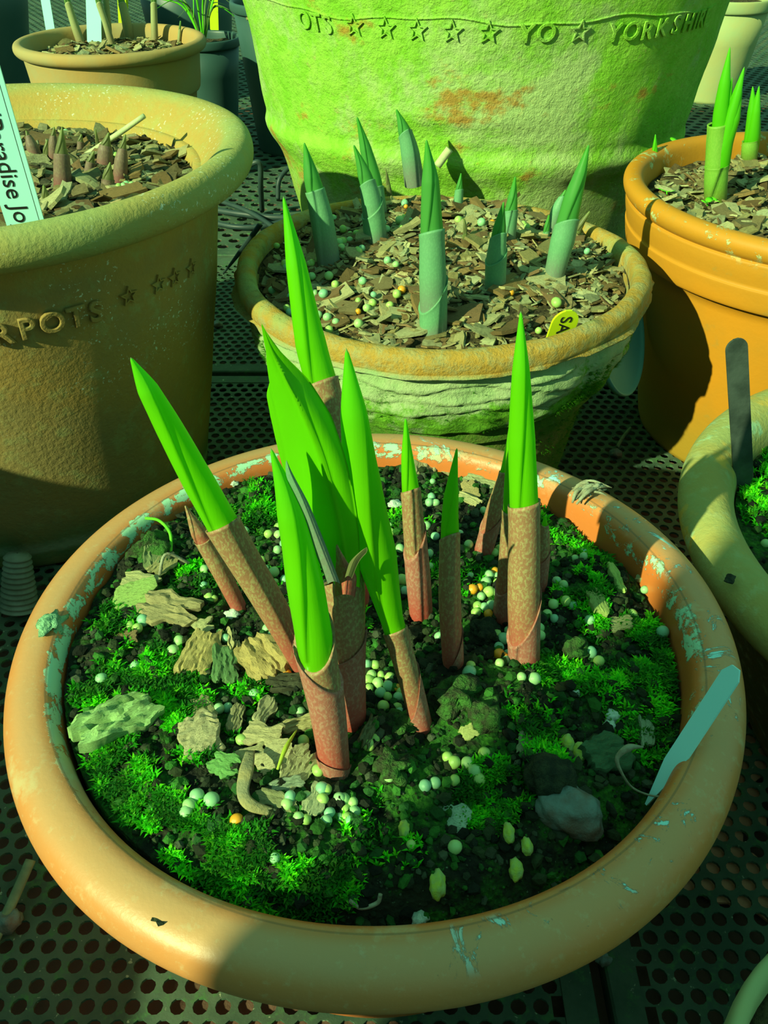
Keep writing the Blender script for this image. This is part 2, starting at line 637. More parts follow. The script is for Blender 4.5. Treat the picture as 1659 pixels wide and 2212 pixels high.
def flaky(r, z, a, t):
    k = .0011 * fbm(cos(a) * 4, sin(a) * 4, z * 35, 3)
    if t < .62:                                   # outer wall
        e1 = .1585 + .004 * fbm(cos(a) * 3.1, sin(a) * 3.1, 9, 3)
        k -= .0030 * sstep(e1 + .0004, e1 - .0004, z) * sstep(.15, .156, z + .003)
        for zz, d, s in ((.149, .0026, 21), (.139, .0022, 33), (.129, .0024, 47)):
            e = zz + .0075 * fbm(cos(a) * 2.3, sin(a) * 2.3, s, 3)
            k += d * sstep(e - .0004, e + .0004, z) - d * .5 * sstep(e - .01, e, z)
        k += .0026 * fbm(cos(a) * 7, sin(a) * 7, z * 80, 3) * sstep(.05, .12, z)
    zz = z + Z0 + .0022 * sin(a * 2 + 2.5) * sstep(.03, .17, z) + (.0020 * fbm(cos(a) * 2.5, sin(a) * 2.5, 3, 2) if .10 < z < .122 and t < .6 else 0)
    return r + k, zz
lathe('body', [(.0, .0012, 1), (.086, .0012, 1), (.090, .004), (.098, .05), (.1065, .10), (.1085, .1125, 1), (.1195, .1135, 1), (.1235, .122), (.1262, .132), (.1272, .142),
               (.1276, .152), (.1280, .1585, 1), (.1330, .1590, 1), (.1345, .1625), (.1345, .1680), (.1325, .1715), (.1285, .1732), (.1245, .1722), (.1222, .168), (.1205, .155), (.112, .10)],
      M_mossy, pot, 260, 7, flaky)

# big green pot behind
g = G('terracotta_algae')
x_, y_, z_ = g.xyz()
n1 = g.noise(7, 6, .7, dist=.3)
n2 = g.noise(38, 7, .75)
n3 = g.noise(11, 5, .65, stretch=(1, 1, 1.7))
c = g.mix(g.ramp(n2, .35, .65), (.20, .52, .030), (.30, .60, .07))
c = g.mix(g.mul(g.ramp(n1, .46, .60), .85), c, (.42, .55, .24))
c = g.mix(g.mul(g.ramp(g.noise(55, 6, .75), .60, .70), .6), c, (.42, .36, .16))
c = g.mix(g.mul(g.ramp(g.math('ADD', n3, g.mul(n2, .25)), .70, .80), .85), c, (.42, .21, .035))
low = g.ramp(g.math('ADD', z_, g.mul(n1, .08)), .14, .20, True)
c = g.mix(g.mul(low, .55), c, (.30, .36, .10))
g.bump(g.math('ADD', n2, g.mul(g.noise(170, 5, .7), .8)), .85, .0035)
M_algae = g.done(c, .92, .15)
pot = empty('big_terracotta_pot', (BC[0], BC[1], 0.0006))
tag(pot, 'huge terracotta pot behind, coated in green algae, with stamped stars and lettering', 'pot')
BIGP = [(.166, .004), (.178, .05), (.188, .095), (.199, .140), (.2085, .158), (.2120, .168), (.2100, .178), (.2120, .19), (.2190, .235), (.2255, .272), (.238, .33), (.248, .37)]
def big_r(z):
    return float(np.interp(z, [p[1] for p in BIGP], [p[0] for p in BIGP]))
def wobb(r, z, a, t):
    k = .0028 * fbm(cos(a) * 2.2, sin(a) * 2.2, z * 14, 3)
    zz = z
    if .13 < z < .2:
        zz += .008 * sin(a * 1.5 + 1.2)
    return r + k, zz + Z0
lathe('body', [(.0, .0012, 1), (.160, .0012, 1)] + BIGP + [(.249, .375, 1), (.226, .375, 1), (.20, .25), (.17, .1)], M_algae, pot, 200, 5, wobb)
lathe('rim', [(.246, .372), (.262, .372), (.270, .382), (.270, .408), (.262, .418), (.245, .418), (.235, .405), (.226, .372)], M_algae, pot, 128, 3, wobb)

# orange pot
g = G('terracotta_orange')
x_, y_, z_ = g.xyz()
n1 = g.noise(14, 5)
c = g.mix(g.ramp(n1, .35, .65), (.60, .24, .012), (.52, .23, .016))
lime = g.mul(g.ramp(g.noise(75, 7, .75), .575, .62), g.ramp(z_, .178, .190))
c = g.mix(lime, c, (.50, .58, .26))
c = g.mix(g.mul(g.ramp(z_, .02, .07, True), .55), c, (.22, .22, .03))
c = g.mix(g.mul(g.ramp(g.noise(28, 5, .7), .60, .68), .35), c, (.30, .24, .05))
g.bump(g.math('ADD', g.mul(g.noise(240, 4), .3), lime), .5, .001)
M_orange = g.done(c, .6, .35)
pot = empty('orange_pot', (OC[0], OC[1], 0.0006))
tag(pot, 'bright orange terracotta pot at right with a deep grooved collar', 'pot')
def plain(r, z, a, t):
    return r, z + Z0
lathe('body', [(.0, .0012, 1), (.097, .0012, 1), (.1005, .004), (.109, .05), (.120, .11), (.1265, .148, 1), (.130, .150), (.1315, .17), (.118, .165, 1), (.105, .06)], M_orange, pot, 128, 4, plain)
lathe('collar', [(.1270, .1490, 1), (.1335, .1495), (.1362, .152), (.1385, .163), (.1388, .1655, 1), (.1380, .1660, 1), (.1405, .1765), (.1412, .1830, 1), (.1400, .1838, 1), (.1430, .1870), (.1445, .1915),
                 (.1435, .1955), (.1395, .1980), (.1340, .1975), (.1300, .193), (.1275, .180), (.125, .165)], M_orange, pot, 160, 4, plain)

# wide bowl at the right edge
g = G('terracotta_olive')
x_, y_, z_ = g.xyz()
n1 = g.noise(18, 6, .7)
n2 = g.noise(120, 6, .7)
c = g.mix(g.ramp(n1, .35, .65), (.38, .33, .09), (.33, .38, .13))
c = g.mix(g.mul(g.ramp(n2, .50, .70), .5), c, (.40, .48, .22))
c = g.mix(g.mul(g.ramp(g.noise(24, 4), .58, .64), .8), c, (.62, .40, .06))
c = g.mix(g.mul(g.ramp(g.noise(20, 5, .7), .60, .67), .7), c, (.34, .62, .38))
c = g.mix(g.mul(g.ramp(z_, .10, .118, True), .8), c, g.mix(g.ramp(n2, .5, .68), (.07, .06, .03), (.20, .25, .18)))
g.bump(g.math('ADD', n2, g.noise(420, 4)), .5, .001)
M_olive = g.done(c, .8, .3)
pot = empty('terracotta_bowl', (RC[0], RC[1], 0.0006))
tag(pot, 'olive stained wide bowl cut off by the right edge, with moss and a dark label', 'pot')
lathe('rim', [(.130, .117), (.142, .1175), (.151, .1215), (.1565, .127), (.1580, .133), (.1560, .139), (.1500, .1432), (.1430, .1440), (.1370, .141), (.1325, .135), (.130, .126), (.129, .115)],
      M_olive, pot, 160, 4, wob)
lathe('body', [(.0, .0012, 1), (.092, .0012, 1), (.096, .004), (.114, .05), (.127, .09), (.134, .119, 1), (.1290, .121, 1), (.121, .09), (.10, .03)], M_olive, pot, 128, 3, wob)

# pots at the back
M_back = simple('terracotta_dusty', (.42, .27, .09), (.36, .30, .13), 16, .85, .5)
pot = empty('terracotta_pot', (KC[0], KC[1], 0.0006))
tag(pot, 'small brown terracotta pot at the back left with stems and upright labels', 'pot')
lathe('body', [(.0, .0012, 1), (.086, .0012, 1), (.090, .004), (.100, .07), (.106, .118, 1), (.1115, .121), (.1145, .150), (.1165, .168, 1), (.110, .165, 1), (.103, .13), (.09, .03)], M_back, pot, 96, 3, plain)
lathe('rim', [(.1155, .1665), (.1215, .167), (.1255, .171), (.1262, .176), (.124, .1805), (.118, .182), (.113, .179), (.110, .170), (.108, .155)], M_back, pot, 96, 3, plain)

M_bluepl = simple('dark_blue_plastic', (.030, .085, .075), (.04, .10, .09), 8, .45, .1, .4)
def plastic_pot(name, label, cx, cy, R, h, rb, mat, rimh=.012, seg=72):
    p = empty(name, (cx, cy, 0.0006))
    tag(p, label, 'pot')
    lathe('body', [(.0, .0012, 1), (rb - .003, .0012, 1), (rb, .004), (R * .94, h - rimh, 1), (R * .9, h - rimh, 1), (rb - .004, .006)], mat, p, seg, 3, plain)
    lathe('rim', [(R * .93, h - rimh - .0005), (R * .985, h - rimh), (R, h - rimh * .5), (R * .99, h), (R * .95, h + .0005), (R * .92, h - .003), (R * .90, h - .02)], mat, p, seg, 3, plain)
    return p
BPC = (-.140, 1.46)
plastic_pot('blue_pot', 'tall dark blue plastic pot between the brown back pot and the big green pot', BPC[0], BPC[1], .088, .205, .062, M_bluepl)
SPC = (-.300, 1.60)
plastic_pot('black_pot', 'small black plastic pot with grassy leaves behind the blue pot', SPC[0], SPC[1], .062, .135, .045, M_bluepl)
plastic_pot('black_pot', 'large dark plastic pot in the top left corner', -.80, 1.62, .235, .27, .17, M_bluepl)
CBC = (-.395, 1.98)
plastic_pot('black_pot', 'dark pot of bark at the top edge behind the brown back pot', CBC[0], CBC[1], .10, .19, .075, M_bluepl)
PPC = (.622, 1.80)
M_pale = simple('terracotta_pale', (.40, .42, .17), (.34, .44, .20), 14, .85, .4)
plastic_pot('pale_pot', 'pale terracotta pot at the top right behind the big green pot', PPC[0], PPC[1], .082, .168, .056, M_pale, .018)
COR = (.151, .065)
plastic_pot('corner_pot', 'pale rimmed pot just entering the bottom right corner', COR[0], COR[1], .066, .132, .045, M_pale, .014)

# ------------------------------------------------------------------ lettering on pots
def text_mesh(txt, size, extrude, bevel=0.0):
    cu = bpy.data.curves.new('t', 'FONT')
    cu.body = txt
    cu.size = size
    cu.extrude = extrude
    cu.resolution_u = 4
    if bevel:
        cu.bevel_depth = bevel
        cu.bevel_resolution = 1
    o = bpy.data.objects.new('t', cu)
    COL.objects.link(o)
    dg = bpy.context.evaluated_depsgraph_get()
    me = bpy.data.meshes.new_from_object(o.evaluated_get(dg))
    bpy.data.objects.remove(o)
    bpy.data.curves.remove(cu)
    return me

def star_mesh(R):
    V, Fc = [], []
    n = 10
    for z in (-.0012, .0012):
        for s in (1.0, .70):
            for k in range(n):
                r = (R if k % 2 == 0 else R * .45) * s
                a = pi / 2 + 2 * pi * k / n
                V.append((r * cos(a), r * sin(a), z))
    for k in range(n):
        k2 = (k + 1) % n
        Fc += [(20 + k, 20 + k2, 30 + k2, 30 + k), (k, 20 + k, 20 + k2, k2)[::-1], (10 + k, 10 + k2, 30 + k2, 30 + k)[::-1]]
    me = bpy.data.meshes.new('star')
    me.from_pydata(V, [], Fc)
    return me

def wobble_big(z, a):
    return .0028 * fbm(cos(a) * 2.2, sin(a) * 2.2, z * 14, 3)

def wrap(me, theta, z0, rf, lift, tilt=0.0, arcx=1.0):
    """bend a flat mesh round a pot: theta 0 faces the camera, positive to the right"""
    for v in me.vertices:
        u, w, d = v.co.x, v.co.y, v.co.z
        z = z0 + w + u * tilt
        a = -pi / 2 + theta + u * arcx / rf(z0)
        r = rf(z) + d + lift + (wobble_big(z, a) if rf is big_r else 0)
        v.co = (r * cos(a), r * sin(a), z)
    me.update()
    return me

bigpot = [o for o in COL.objects if o.name.startswith('big_terracotta_pot')][0]
leftpot = [o for o in COL.objects if o.get('label', '').startswith('large weathered')][0]
def big_at(px):
    d = ray(px)
    for i in range(2400):
        k = .45 + i * .0004
        q = Vector((d.x * k, d.y * k, CAMZ + d.z * k))
        if hypot(q.x - BC[0], q.y - BC[1]) < big_r(q.z):
            return atan2(q.x - BC[0], -(q.y - BC[1])), q.z
    return None
TX = []
for ch, px in (('O', (660, 42)), ('T', (687, 47)), ('S', (712, 52)), ('Y', (1137, 72)), ('O', (1180, 70)), ('Y', (1327, 70)), ('O', (1362, 66)), ('R', (1396, 64)), ('K', (1428, 58)),
               ('S', (1456, 52)), ('H', (1482, 48)), ('I', (1500, 44)), ('R', (1514, 40)), ('E', (1526, 36))):
    hit = big_at(px)
    if not hit: continue
    me = text_mesh(ch, .0185, .0003, .0004)
    xs = [v.co.x for v in me.vertices]
    for v in me.vertices:
        v.co.x -= (min(xs) + max(xs)) / 2
        v.co.y -= .007
    ob('letter', wrap(me, hit[0], hit[1], big_r, .0012), M_algae, bigpot)
for px in ((767, 57), (833, 63), (901, 67), (977, 70), (1055, 72), (1252, 70)):
    hit = big_at(px)
    if not hit: continue
    ob('star', wrap(star_mesh(.0085), hit[0], hit[1], big_r, .0006), M_algae, bigpot)
# scored line above the lettering
h0, h1 = big_at((560, 22)), big_at((1540, 28))
if h0 and h1:
    V, Fc = [], []
    n = 90
    z0 = big_at((900, 45))[1]
    for i in range(n):
        th = h0[0] + (h1[0] - h0[0]) * i / (n - 1)
        zc = z0 + .002 * sin(i * .21) + .001 * sin(i * .5)
        for dz, dr in ((-.0009, -.002), (-.0007, .0022), (.0007, .0022), (.0009, -.002)):
            a = -pi / 2 + th
            r = big_r(zc) + (dr if dr < 0 else .0007) + wobble_big(zc, a)
            V.append((r * cos(a), r * sin(a), zc + dz))
    for i in range(n - 1):
        for k in range(3):
            Fc.append((i * 4 + k, i * 4 + k + 1, i * 4 + 5 + k, i * 4 + 4 + k))
    mk('moulding_line', V, Fc, M_algae, bigpot)

def left_at(px):
    d = ray(px)
    for i in range(2400):
        k = .30 + i * .0003
        q = Vector((d.x * k, d.y * k, CAMZ + d.z * k))
        if hypot(q.x - LC[0], q.y - LC[1]) < left_body_r(q.z):
            return atan2(q.x - LC[0], -(q.y - LC[1])), q.z
    return None
for ch, px in (('R', (8, 720)), ('P', (60, 708)), ('O', (112, 695)), ('T', (163, 683)), ('S', (205, 672))):
    hit = left_at(px)
    if not hit: continue
    me = text_mesh(ch, .0165, .0007, .0006)
    xs = [v.co.x for v in me.vertices]
    for v in me.vertices:
        v.co.x -= (min(xs) + max(xs)) / 2
        v.co.y -= .006
    ob('letter', wrap(me, hit[0], hit[1], left_body_r, .0012), M_leftpot, leftpot)
for px in ((275, 640), (338, 615), (372, 600), (408, 580)):
    hit = left_at(px)
    if hit:
        ob('star', wrap(star_mesh(.006), hit[0], hit[1], left_body_r, .0012), M_leftpot, leftpot)

# ------------------------------------------------------------------ soils
g = G('moist_soil')
n1 = g.noise(70, 6, .7)
n2 = g.noise(420, 6, .75)
c = g.mix(g.ramp(n1, .35, .62), (.012, .016, .010), (.035, .045, .022))
c = g.mix(g.mul(g.ramp(g.noise(40, 5, .7), .44, .58), .9), c, g.mix(g.ramp(n2, .4, .65), (.02, .13, .014), (.06, .30, .02)))
c = g.mix(g.ramp(g.noise(800, 2), .70, .76), c, (.20, .34, .18))
g.bump(g.math('ADD', n2, g.voro(520)), 1.0, .0025)
M_soil = g.done(c, .9, .25)
g = G('barky_soil')
n2 = g.noise(300, 6, .75)
c = g.mix(g.ramp(n2, .35, .65), (.025, .022, .012), (.13, .11, .05))
g.bump(n2, 1.0, .003)
M_barksoil = g.done(c, .95, .2)

tag(disc('soil', MC[0], MC[1], .1172, h_main, M_soil, 110, 260), 'dark damp mossy compost filling the front bowl', 'soil', kind='stuff')
tag(disc('soil', DC[0], DC[1], .1215, h_mid, M_barksoil, 60, 150), 'barky compost filling the middle mossy pot', 'soil', kind='stuff')
tag(disc('soil', LC[0], LC[1], .1360, h_left, M_barksoil, 50, 120), 'dark barky compost inside the left terracotta pot', 'soil', kind='stuff')
tag(disc('soil', OC[0], OC[1], .1265, h_orange, M_barksoil, 50, 120), 'barky compost inside the orange pot', 'soil', kind='stuff')
tag(disc('soil', RC[0], RC[1], .1295, h_bowl, M_soil, 60, 150), 'mossy compost inside the wide bowl at the right edge', 'soil', kind='stuff')
tag(disc('soil', KC[0], KC[1], .108, h_back, M_barksoil, 30, 80), 'compost inside the small brown back pot', 'soil', kind='stuff')
for (cx, cy), R, z, lab in ((BPC, .080, .192, 'compost inside the tall dark blue pot'), (SPC, .057, .124, 'compost in the small black plastic pot'),
                            ((-.80, 1.62), .214, .255, 'compost in the large dark corner pot'), (CBC, .091, .180, 'bark compost in the dark pot at the top edge'),
                            (PPC, .075, .158, 'compost in the pale pot at top right'), (COR, .060, .120, 'compost in the pot at the bottom right corner')):
    tag(disc('soil', cx, cy, R, lambda x, y, z=z: z + .003 * fbm(x * 60, y * 60, 2, 2), M_barksoil, 16, 48), lab, 'soil', kind='stuff')
tag(disc('soil', BC[0], BC[1], .236, lambda x, y: .385 + .004 * fbm(x * 40, y * 40, 2, 2), M_barksoil, 24, 64, skirt=.02), 'compost filling the huge green pot', 'soil', kind='stuff')

# ------------------------------------------------------------------ moss, crumbs (nobody could count them)
rng = random.Random(11)
M_moss = varied('moss_blade', 0, 200, .7, leaf=.35, spec=.2, grain=0.0)
M_crumb = varied('soil_crumb', 1.0, 700, .95, spec=.15)

def moss_field(name, label, patches, hf, count, length, center, R, mat=M_moss):
    V, Fc, T = [], [], []
    wsum = sum(w for _, _, w in patches)
    for _ in range(count):
        u = rng.random() * wsum
        for p, r, w in patches:
            u -= w
            if u <= 0: break
        a, rr = rng.random() * 2 * pi, .85 * r * sqrt(rng.random()) * (0.6 + .6 * rng.random())
        x, y = p.x + rr * cos(a), p.y + rr * sin(a)
        if hypot(x - center[0], y - center[1]) > R: continue
        if fbm(x * 80, y * 80, 15, 3) < -.12: continue
        z = hf(x, y)
        k = .75 + .5 * rng.random()
        col = (.05 * k, .60 * k, .008, 1) if rng.random() < .7 else (.15 * k, .76 * k, .01, 1)
        dk = .22 + .95 * sstep(-.35, .5, fbm(x * 75, y * 75, 3, 3)) * (.8 + .4 * rng.random())
        col = (col[0] * dk, col[1] * dk, col[2], 1)
        nb = rng.randint(4, 7)
        for b in range(nb):
            th = 2 * pi * b / nb + rng.random()
            L = length * (.6 + .8 * rng.random())
            lean = .25 + .75 * rng.random()
            w = L * .11
            d = Vector((cos(th), sin(th), 0))
            s = Vector((-sin(th), cos(th), 0))
            o = Vector((x, y, z - .0006))
            m = o + d * (L * .35 * lean) + Vector((0, 0, L * .6))
            t = o + d * (L * .9 * lean) + Vector((0, 0, L * (1.0 - .35 * lean)))
            i = len(V)
            V += [o - s * w * .6, o + s * w * .6, m + s * w, m - s * w, t]
            Fc += [(i, i + 1, i + 2, i + 3), (i + 3, i + 2, i + 4)]
            T += [col] * 5
    o = mk(name, V, Fc, mat, smooth=False, attrs={'tint': T})
    return tag(o, label, 'moss', kind='stuff')

def P(px, hf, r, w):
    return (on(px, hf), r, w)
MP = [P(p, h_main, r, w) for p, r, w in [((330, 1480), .020, 10), ((380, 1530), .014, 5), ((290, 1440), .014, 4), ((250, 1660), .013, 5), ((260, 1720), .013, 4), ((330, 1800), .016, 7),
      ((430, 1850), .019, 9), ((540, 1890), .016, 6), ((640, 1920), .012, 3), ((540, 1090), .022, 5), ((480, 1130), .014, 2), ((450, 1600), .012, 3), ((390, 1590), .012, 2), ((560, 1480), .012, 2),
      ((1330, 1330), .018, 3), ((1400, 1390), .020, 5), ((1440, 1450), .016, 4), ((1290, 1200), .014, 3), ((1250, 1270), .014, 3), ((1380, 1500), .020, 4), ((1250, 1480), .014, 2), ((1050, 1730), .014, 4),
      ((1100, 1690), .010, 2), ((1180, 1640), .010, 1), ((1400, 1600), .012, 1.5), ((720, 1900), .010, 1.2), ((1180, 1450), .012, 2), ((1190, 1140), .016, 2), ((850, 1130), .02, 2), ((180, 1560), .012, 1.2),
      ((250, 1340), .012, 1.6), ((700, 1300), .03, 1.5), ((830, 1800), .016, 1), ((1000, 1250), .02, 1), ((1150, 1560), .014, 1.2), ((420, 1260), .013, 1.5), ((200, 1500), .010, 1.5)]]
moss_field('moss', 'bright green moss carpeting the front bowl', MP, h_main, 17000, .0034, MC, .1155)
BP = [(Vector((RC[0] + a, RC[1] + b, 0)), .03, 1) for a, b in ((-.10, .03), (-.1, -.02), (-.08, .07), (-.07, -.06), (-.05, .02), (-.04, .09), (-.03, -.03), (-.09, .0), (-.06, .05), (-.03, .06), (-.1, .05))]
moss_field('moss', 'bright moss growing in the wide bowl at the right edge', BP, h_bowl, 5200, .0040, RC, .128)
# moss creeping on the flaking pot
V, Fc, T = [], [], []
for _ in range(5200):
    a = -pi / 2 + rng.uniform(-1.3, 1.5)
    z = rng.choice((rng.uniform(.015, .110), rng.uniform(.114, .146), rng.uniform(.114, .140)))
    if fbm(cos(a) * 5, sin(a) * 5, z * 40, 3) < (.16 if z > .112 else .0) - .25 * sstep(-pi / 2 + .1, -pi / 2 + 1.1, a): continue
    if z > .114:
        r = float(np.interp(z, [.1135, .122, .132, .142, .152], [.1195, .1235, .1262, .1272, .1276])) + .0002
    else:
        r = float(np.interp(z, [.004, .05, .10, .1125], [.090, .098, .1065, .1085])) + .0002
    n = Vector((cos(a), sin(a), 0))
    o = Vector((DC[0], DC[1], z)) + n * r
    k = .6 + .7 * rng.random()
    for b in range(4):
        d = (n + Vector((rng.uniform(-.9, .9), rng.uniform(-.9, .9), rng.uniform(-.2, 1.0)))).normalized()
        s = d.cross(Vector((0, 0, 1))).normalized() * .00028
        L = .0022 * (.6 + rng.random())
        i = len(V)
        V += [o - s - n * .001, o + s - n * .001, o + d * L]
        Fc.append((i, i + 1, i + 2))
        T += [(.07 * k, .30 * k, .01, 1)] * 3
tag(mk('moss', V, Fc, M_moss, smooth=False, attrs={'tint': T}), 'low moss creeping over the flaking wall of the middle pot', 'moss', kind='stuff')

ICO = None
def ico():
    global ICO
    if ICO is None:
        bm = bmesh.new()
        bmesh.ops.create_icosphere(bm, subdivisions=1, radius=1)
        ICO = ([v.co.copy() for v in bm.verts], [tuple(v.index for v in f.verts) for f in bm.faces])
        bm.free()
    return ICO

def crumbs(name, label, center, R, hf, count, smin, smax, cols, mat=M_crumb, flat=.7, sink=.3, shape=(1, 1)):
    iv, ifc = ico()
    V, Fc, T = [], [], []
    for _ in range(count):
        a, r = rng.random() * 2 * pi, R * sqrt(rng.random())
        x, y = center[0] + r * cos(a), center[1] + r * sin(a)
        s = smin + (smax - smin) * rng.random() ** 3
        z = hf(x, y) + s * (flat - sink)
        c = rng.choice(cols)
        k = .6 + .8 * rng.random()
        rot = Matrix.Rotation(rng.random() * 6.28, 3, 'Z') @ Matrix.Rotation(rng.uniform(-.5, .5), 3, 'X')
        i = len(V)
        ax, ay = s * rng.uniform(.7, 1.2) * shape[0], s * rng.uniform(.6, 1.0) * shape[1]
        for v in iv:
            j = rng.uniform(.75, 1.2)
            q = rot @ Vector((v.x * ax * j, v.y * ay * j, v.z * s * flat * j))
            V.append((x + q.x, y + q.y, z + q.z))
            T.append((c[0] * k, c[1] * k, c[2] * k, 1))
        Fc += [tuple(i + q for q in f) for f in ifc]
    o = mk(name, V, Fc, mat, smooth=False, attrs={'tint': T})
    return tag(o, label, 'soil', kind='stuff')

crumbs('soil_crumbs', 'fine dark compost crumbs scattered over the front bowl', MC, .1155, h_main, 7500, .0005, .0030,
       [(.012, .018, .012), (.02, .03, .016), (.03, .05, .02), (.02, .09, .02), (.03, .14, .02), (.05, .07, .04)])
crumbs('soil_crumbs', 'compost crumbs in the wide bowl at the right edge', RC, .127, h_bowl, 1500, .0006, .004, [(.012, .02, .014), (.02, .05, .02), (.03, .09, .02)])
crumbs('bark_fines', 'small bark fines filling gaps in the middle pot', DC, .119, h_mid, 2500, .0006, .0036,
       [(.10, .085, .035), (.19, .17, .07), (.26, .25, .12), (.06, .05, .02), (.16, .11, .04)], flat=.35, shape=(1.5, .8))
crumbs('bark_fines', 'small dark bark fines in the left pot', LC, .134, h_left, 3000, .0008, .005, [(.05, .05, .03), (.10, .10, .05), (.03, .03, .02), (.16, .18, .09)], flat=.4, shape=(1.4, .8))
crumbs('bark_fines', 'small bark fines in the orange pot', OC, .124, h_orange, 3000, .0008, .0042, [(.16, .13, .05), (.25, .22, .10), (.10, .08, .03), (.3, .28, .14)], flat=.35, shape=(1.5, .8))
crumbs('bark_fines', 'small bark fines in the brown back pot', KC, .106, h_back, 700, .0012, .006, [(.14, .12, .05), (.22, .2, .09), (.06, .1, .03)], flat=.4, shape=(1.4, .8))

# ------------------------------------------------------------------ bark chips
g = G('bark_chip')
c = g.attr('tint', 'Color')
st = g.noise(9, 6, .7, stretch=(1.0, 5.0, 5.0))
sp = g.noise(30, 5, .7)
c2 = g.mix(g.mul(g.ramp(st, .46, .66), .55), c, (.07, .06, .025))
c2 = g.mix(g.mul(g.ramp(sp, .58, .72), .35), c2, (.30, .42, .16))
g.bump(g.math('ADD', st, g.mul(sp, .5)), .55, .0012)
M_chip = g.done(c2, .9, .2)

def chip_mesh(seed, nu=7, nv=5, rough=.16, thick=.22, bend=0.0, notch=0.0):
    """irregular slab of unit length: u along the grain, v across it"""
    r = random.Random(seed)
    V, Fc = [], []
    s = r.random() * 50
    for lay in (0, 1):
        for i in range(nu):
            for j in range(nv):
                u, v = i / (nu - 1) - .5, j / (nv - 1) - .5
                wid = .64 + .16 * fbm(u * 2.4, s, 1, 2) - .5 * max(0, abs(u) - .34)
                x = u * (1 + .30 * fbm(v * 3.2, s + 3, 2, 3)) + .10 * v * sin(s)
                y = v * wid + .05 * fbm(u * 5, s + 8, v, 2)
                if notch and u > .1 and abs(v - .05) < .16:
                    x -= notch * (u - .1) * (1 - abs(v - .05) / .16)
                t = thick * .5 * (1 - .30 * (2 * abs(v)) ** 6) * (1 - .25 * (2 * abs(u)) ** 8)
                ridge = fbm(u * 1.6 + s, v * 8, lay * 3 + s, 3) + .35 * fbm(u * 7, v * 11, s, 2)
                z = (t if lay else -t) + rough * .42 * ridge * (1 if lay else .4) + bend * (u * u)
                V.append((x, y, z))
    def idx(l, i, j): return l * nu * nv + i * nv + j
    for i in range(nu - 1):
        for j in range(nv - 1):
            Fc.append((idx(1, i, j), idx(1, i + 1, j), idx(1, i + 1, j + 1), idx(1, i, j + 1)))
            Fc.append((idx(0, i, j), idx(0, i, j + 1), idx(0, i + 1, j + 1), idx(0, i + 1, j)))
    for i in range(nu - 1):
        Fc.append((idx(0, i, 0), idx(0, i + 1, 0), idx(1, i + 1, 0), idx(1, i, 0)))
        Fc.append((idx(0, i, nv - 1), idx(1, i, nv - 1), idx(1, i + 1, nv - 1), idx(0, i + 1, nv - 1)))
    for j in range(nv - 1):
        Fc.append((idx(0, 0, j), idx(1, 0, j), idx(1, 0, j + 1), idx(0, 0, j + 1)))
        Fc.append((idx(0, nu - 1, j), idx(0, nu - 1, j + 1), idx(1, nu - 1, j + 1), idx(1, nu - 1, j)))
    return V, Fc

def chip_data(seed, col, **k):
    V, Fc = chip_mesh(seed, **k)
    me = bpy.data.meshes.new('bark_chip')
    me.from_pydata(V, [], Fc)
    a = me.attributes.new('tint', 'FLOAT_COLOR', 'POINT')
    a.data.foreach_set('color', np.array([(*col, 1)] * len(V), dtype=np.float32).ravel())
    me.materials.append(M_chip)
    me.update()
    return me

CHIPCOL = [(.42, .42, .21), (.15, .10, .04), (.20, .13, .06), (.36, .34, .15), (.28, .25, .10), (.42, .42, .22), (.24, .16, .06), (.30, .32, .16), (.18, .15, .07), (.40, .36, .17), (.33, .36, .20)]
SMALL = [chip_data(100 + i, CHIPCOL[i % len(CHIPCOL)], nu=4, nv=3, rough=.16, thick=.14, bend=random.Random(i).uniform(-.25, .25)) for i in range(24)]

def scatter_chips(center, R, hf, count, smin, smax, label, group, seed, avoid=(), lift=.25, dark=0):
    r = random.Random(seed)
    k = 0
    tries = 0
    while k < count and tries < count * 30:
        tries += 1
        a, rr = r.random() * 2 * pi, R * sqrt(r.random())
        x, y = center[0] + rr * cos(a), center[1] + rr * sin(a)
        pp = project((x, y, hf(x, y)))
        if not (-10 < pp[0] < W + 10 and pp[1] > -10): continue
        if any(hypot(x - q[0], y - q[1]) < q[2] for q in avoid): continue
        s = smin + (smax - smin) * r.random() ** 1.8
        o = ob('bark_chip', SMALL[r.randrange(len(SMALL))])
        o.location = (x, y, hf(x, y) + s * .10)
        o.rotation_euler = (r.uniform(-.45, .45), r.uniform(-.45, .45), r.random() * 6.28)
        o.scale = (s, s * r.uniform(.6, 1.0), s)
        tag(o, label, 'bark chip', group)
        single_out(o, 'loose bark chip', group)
        k += 1

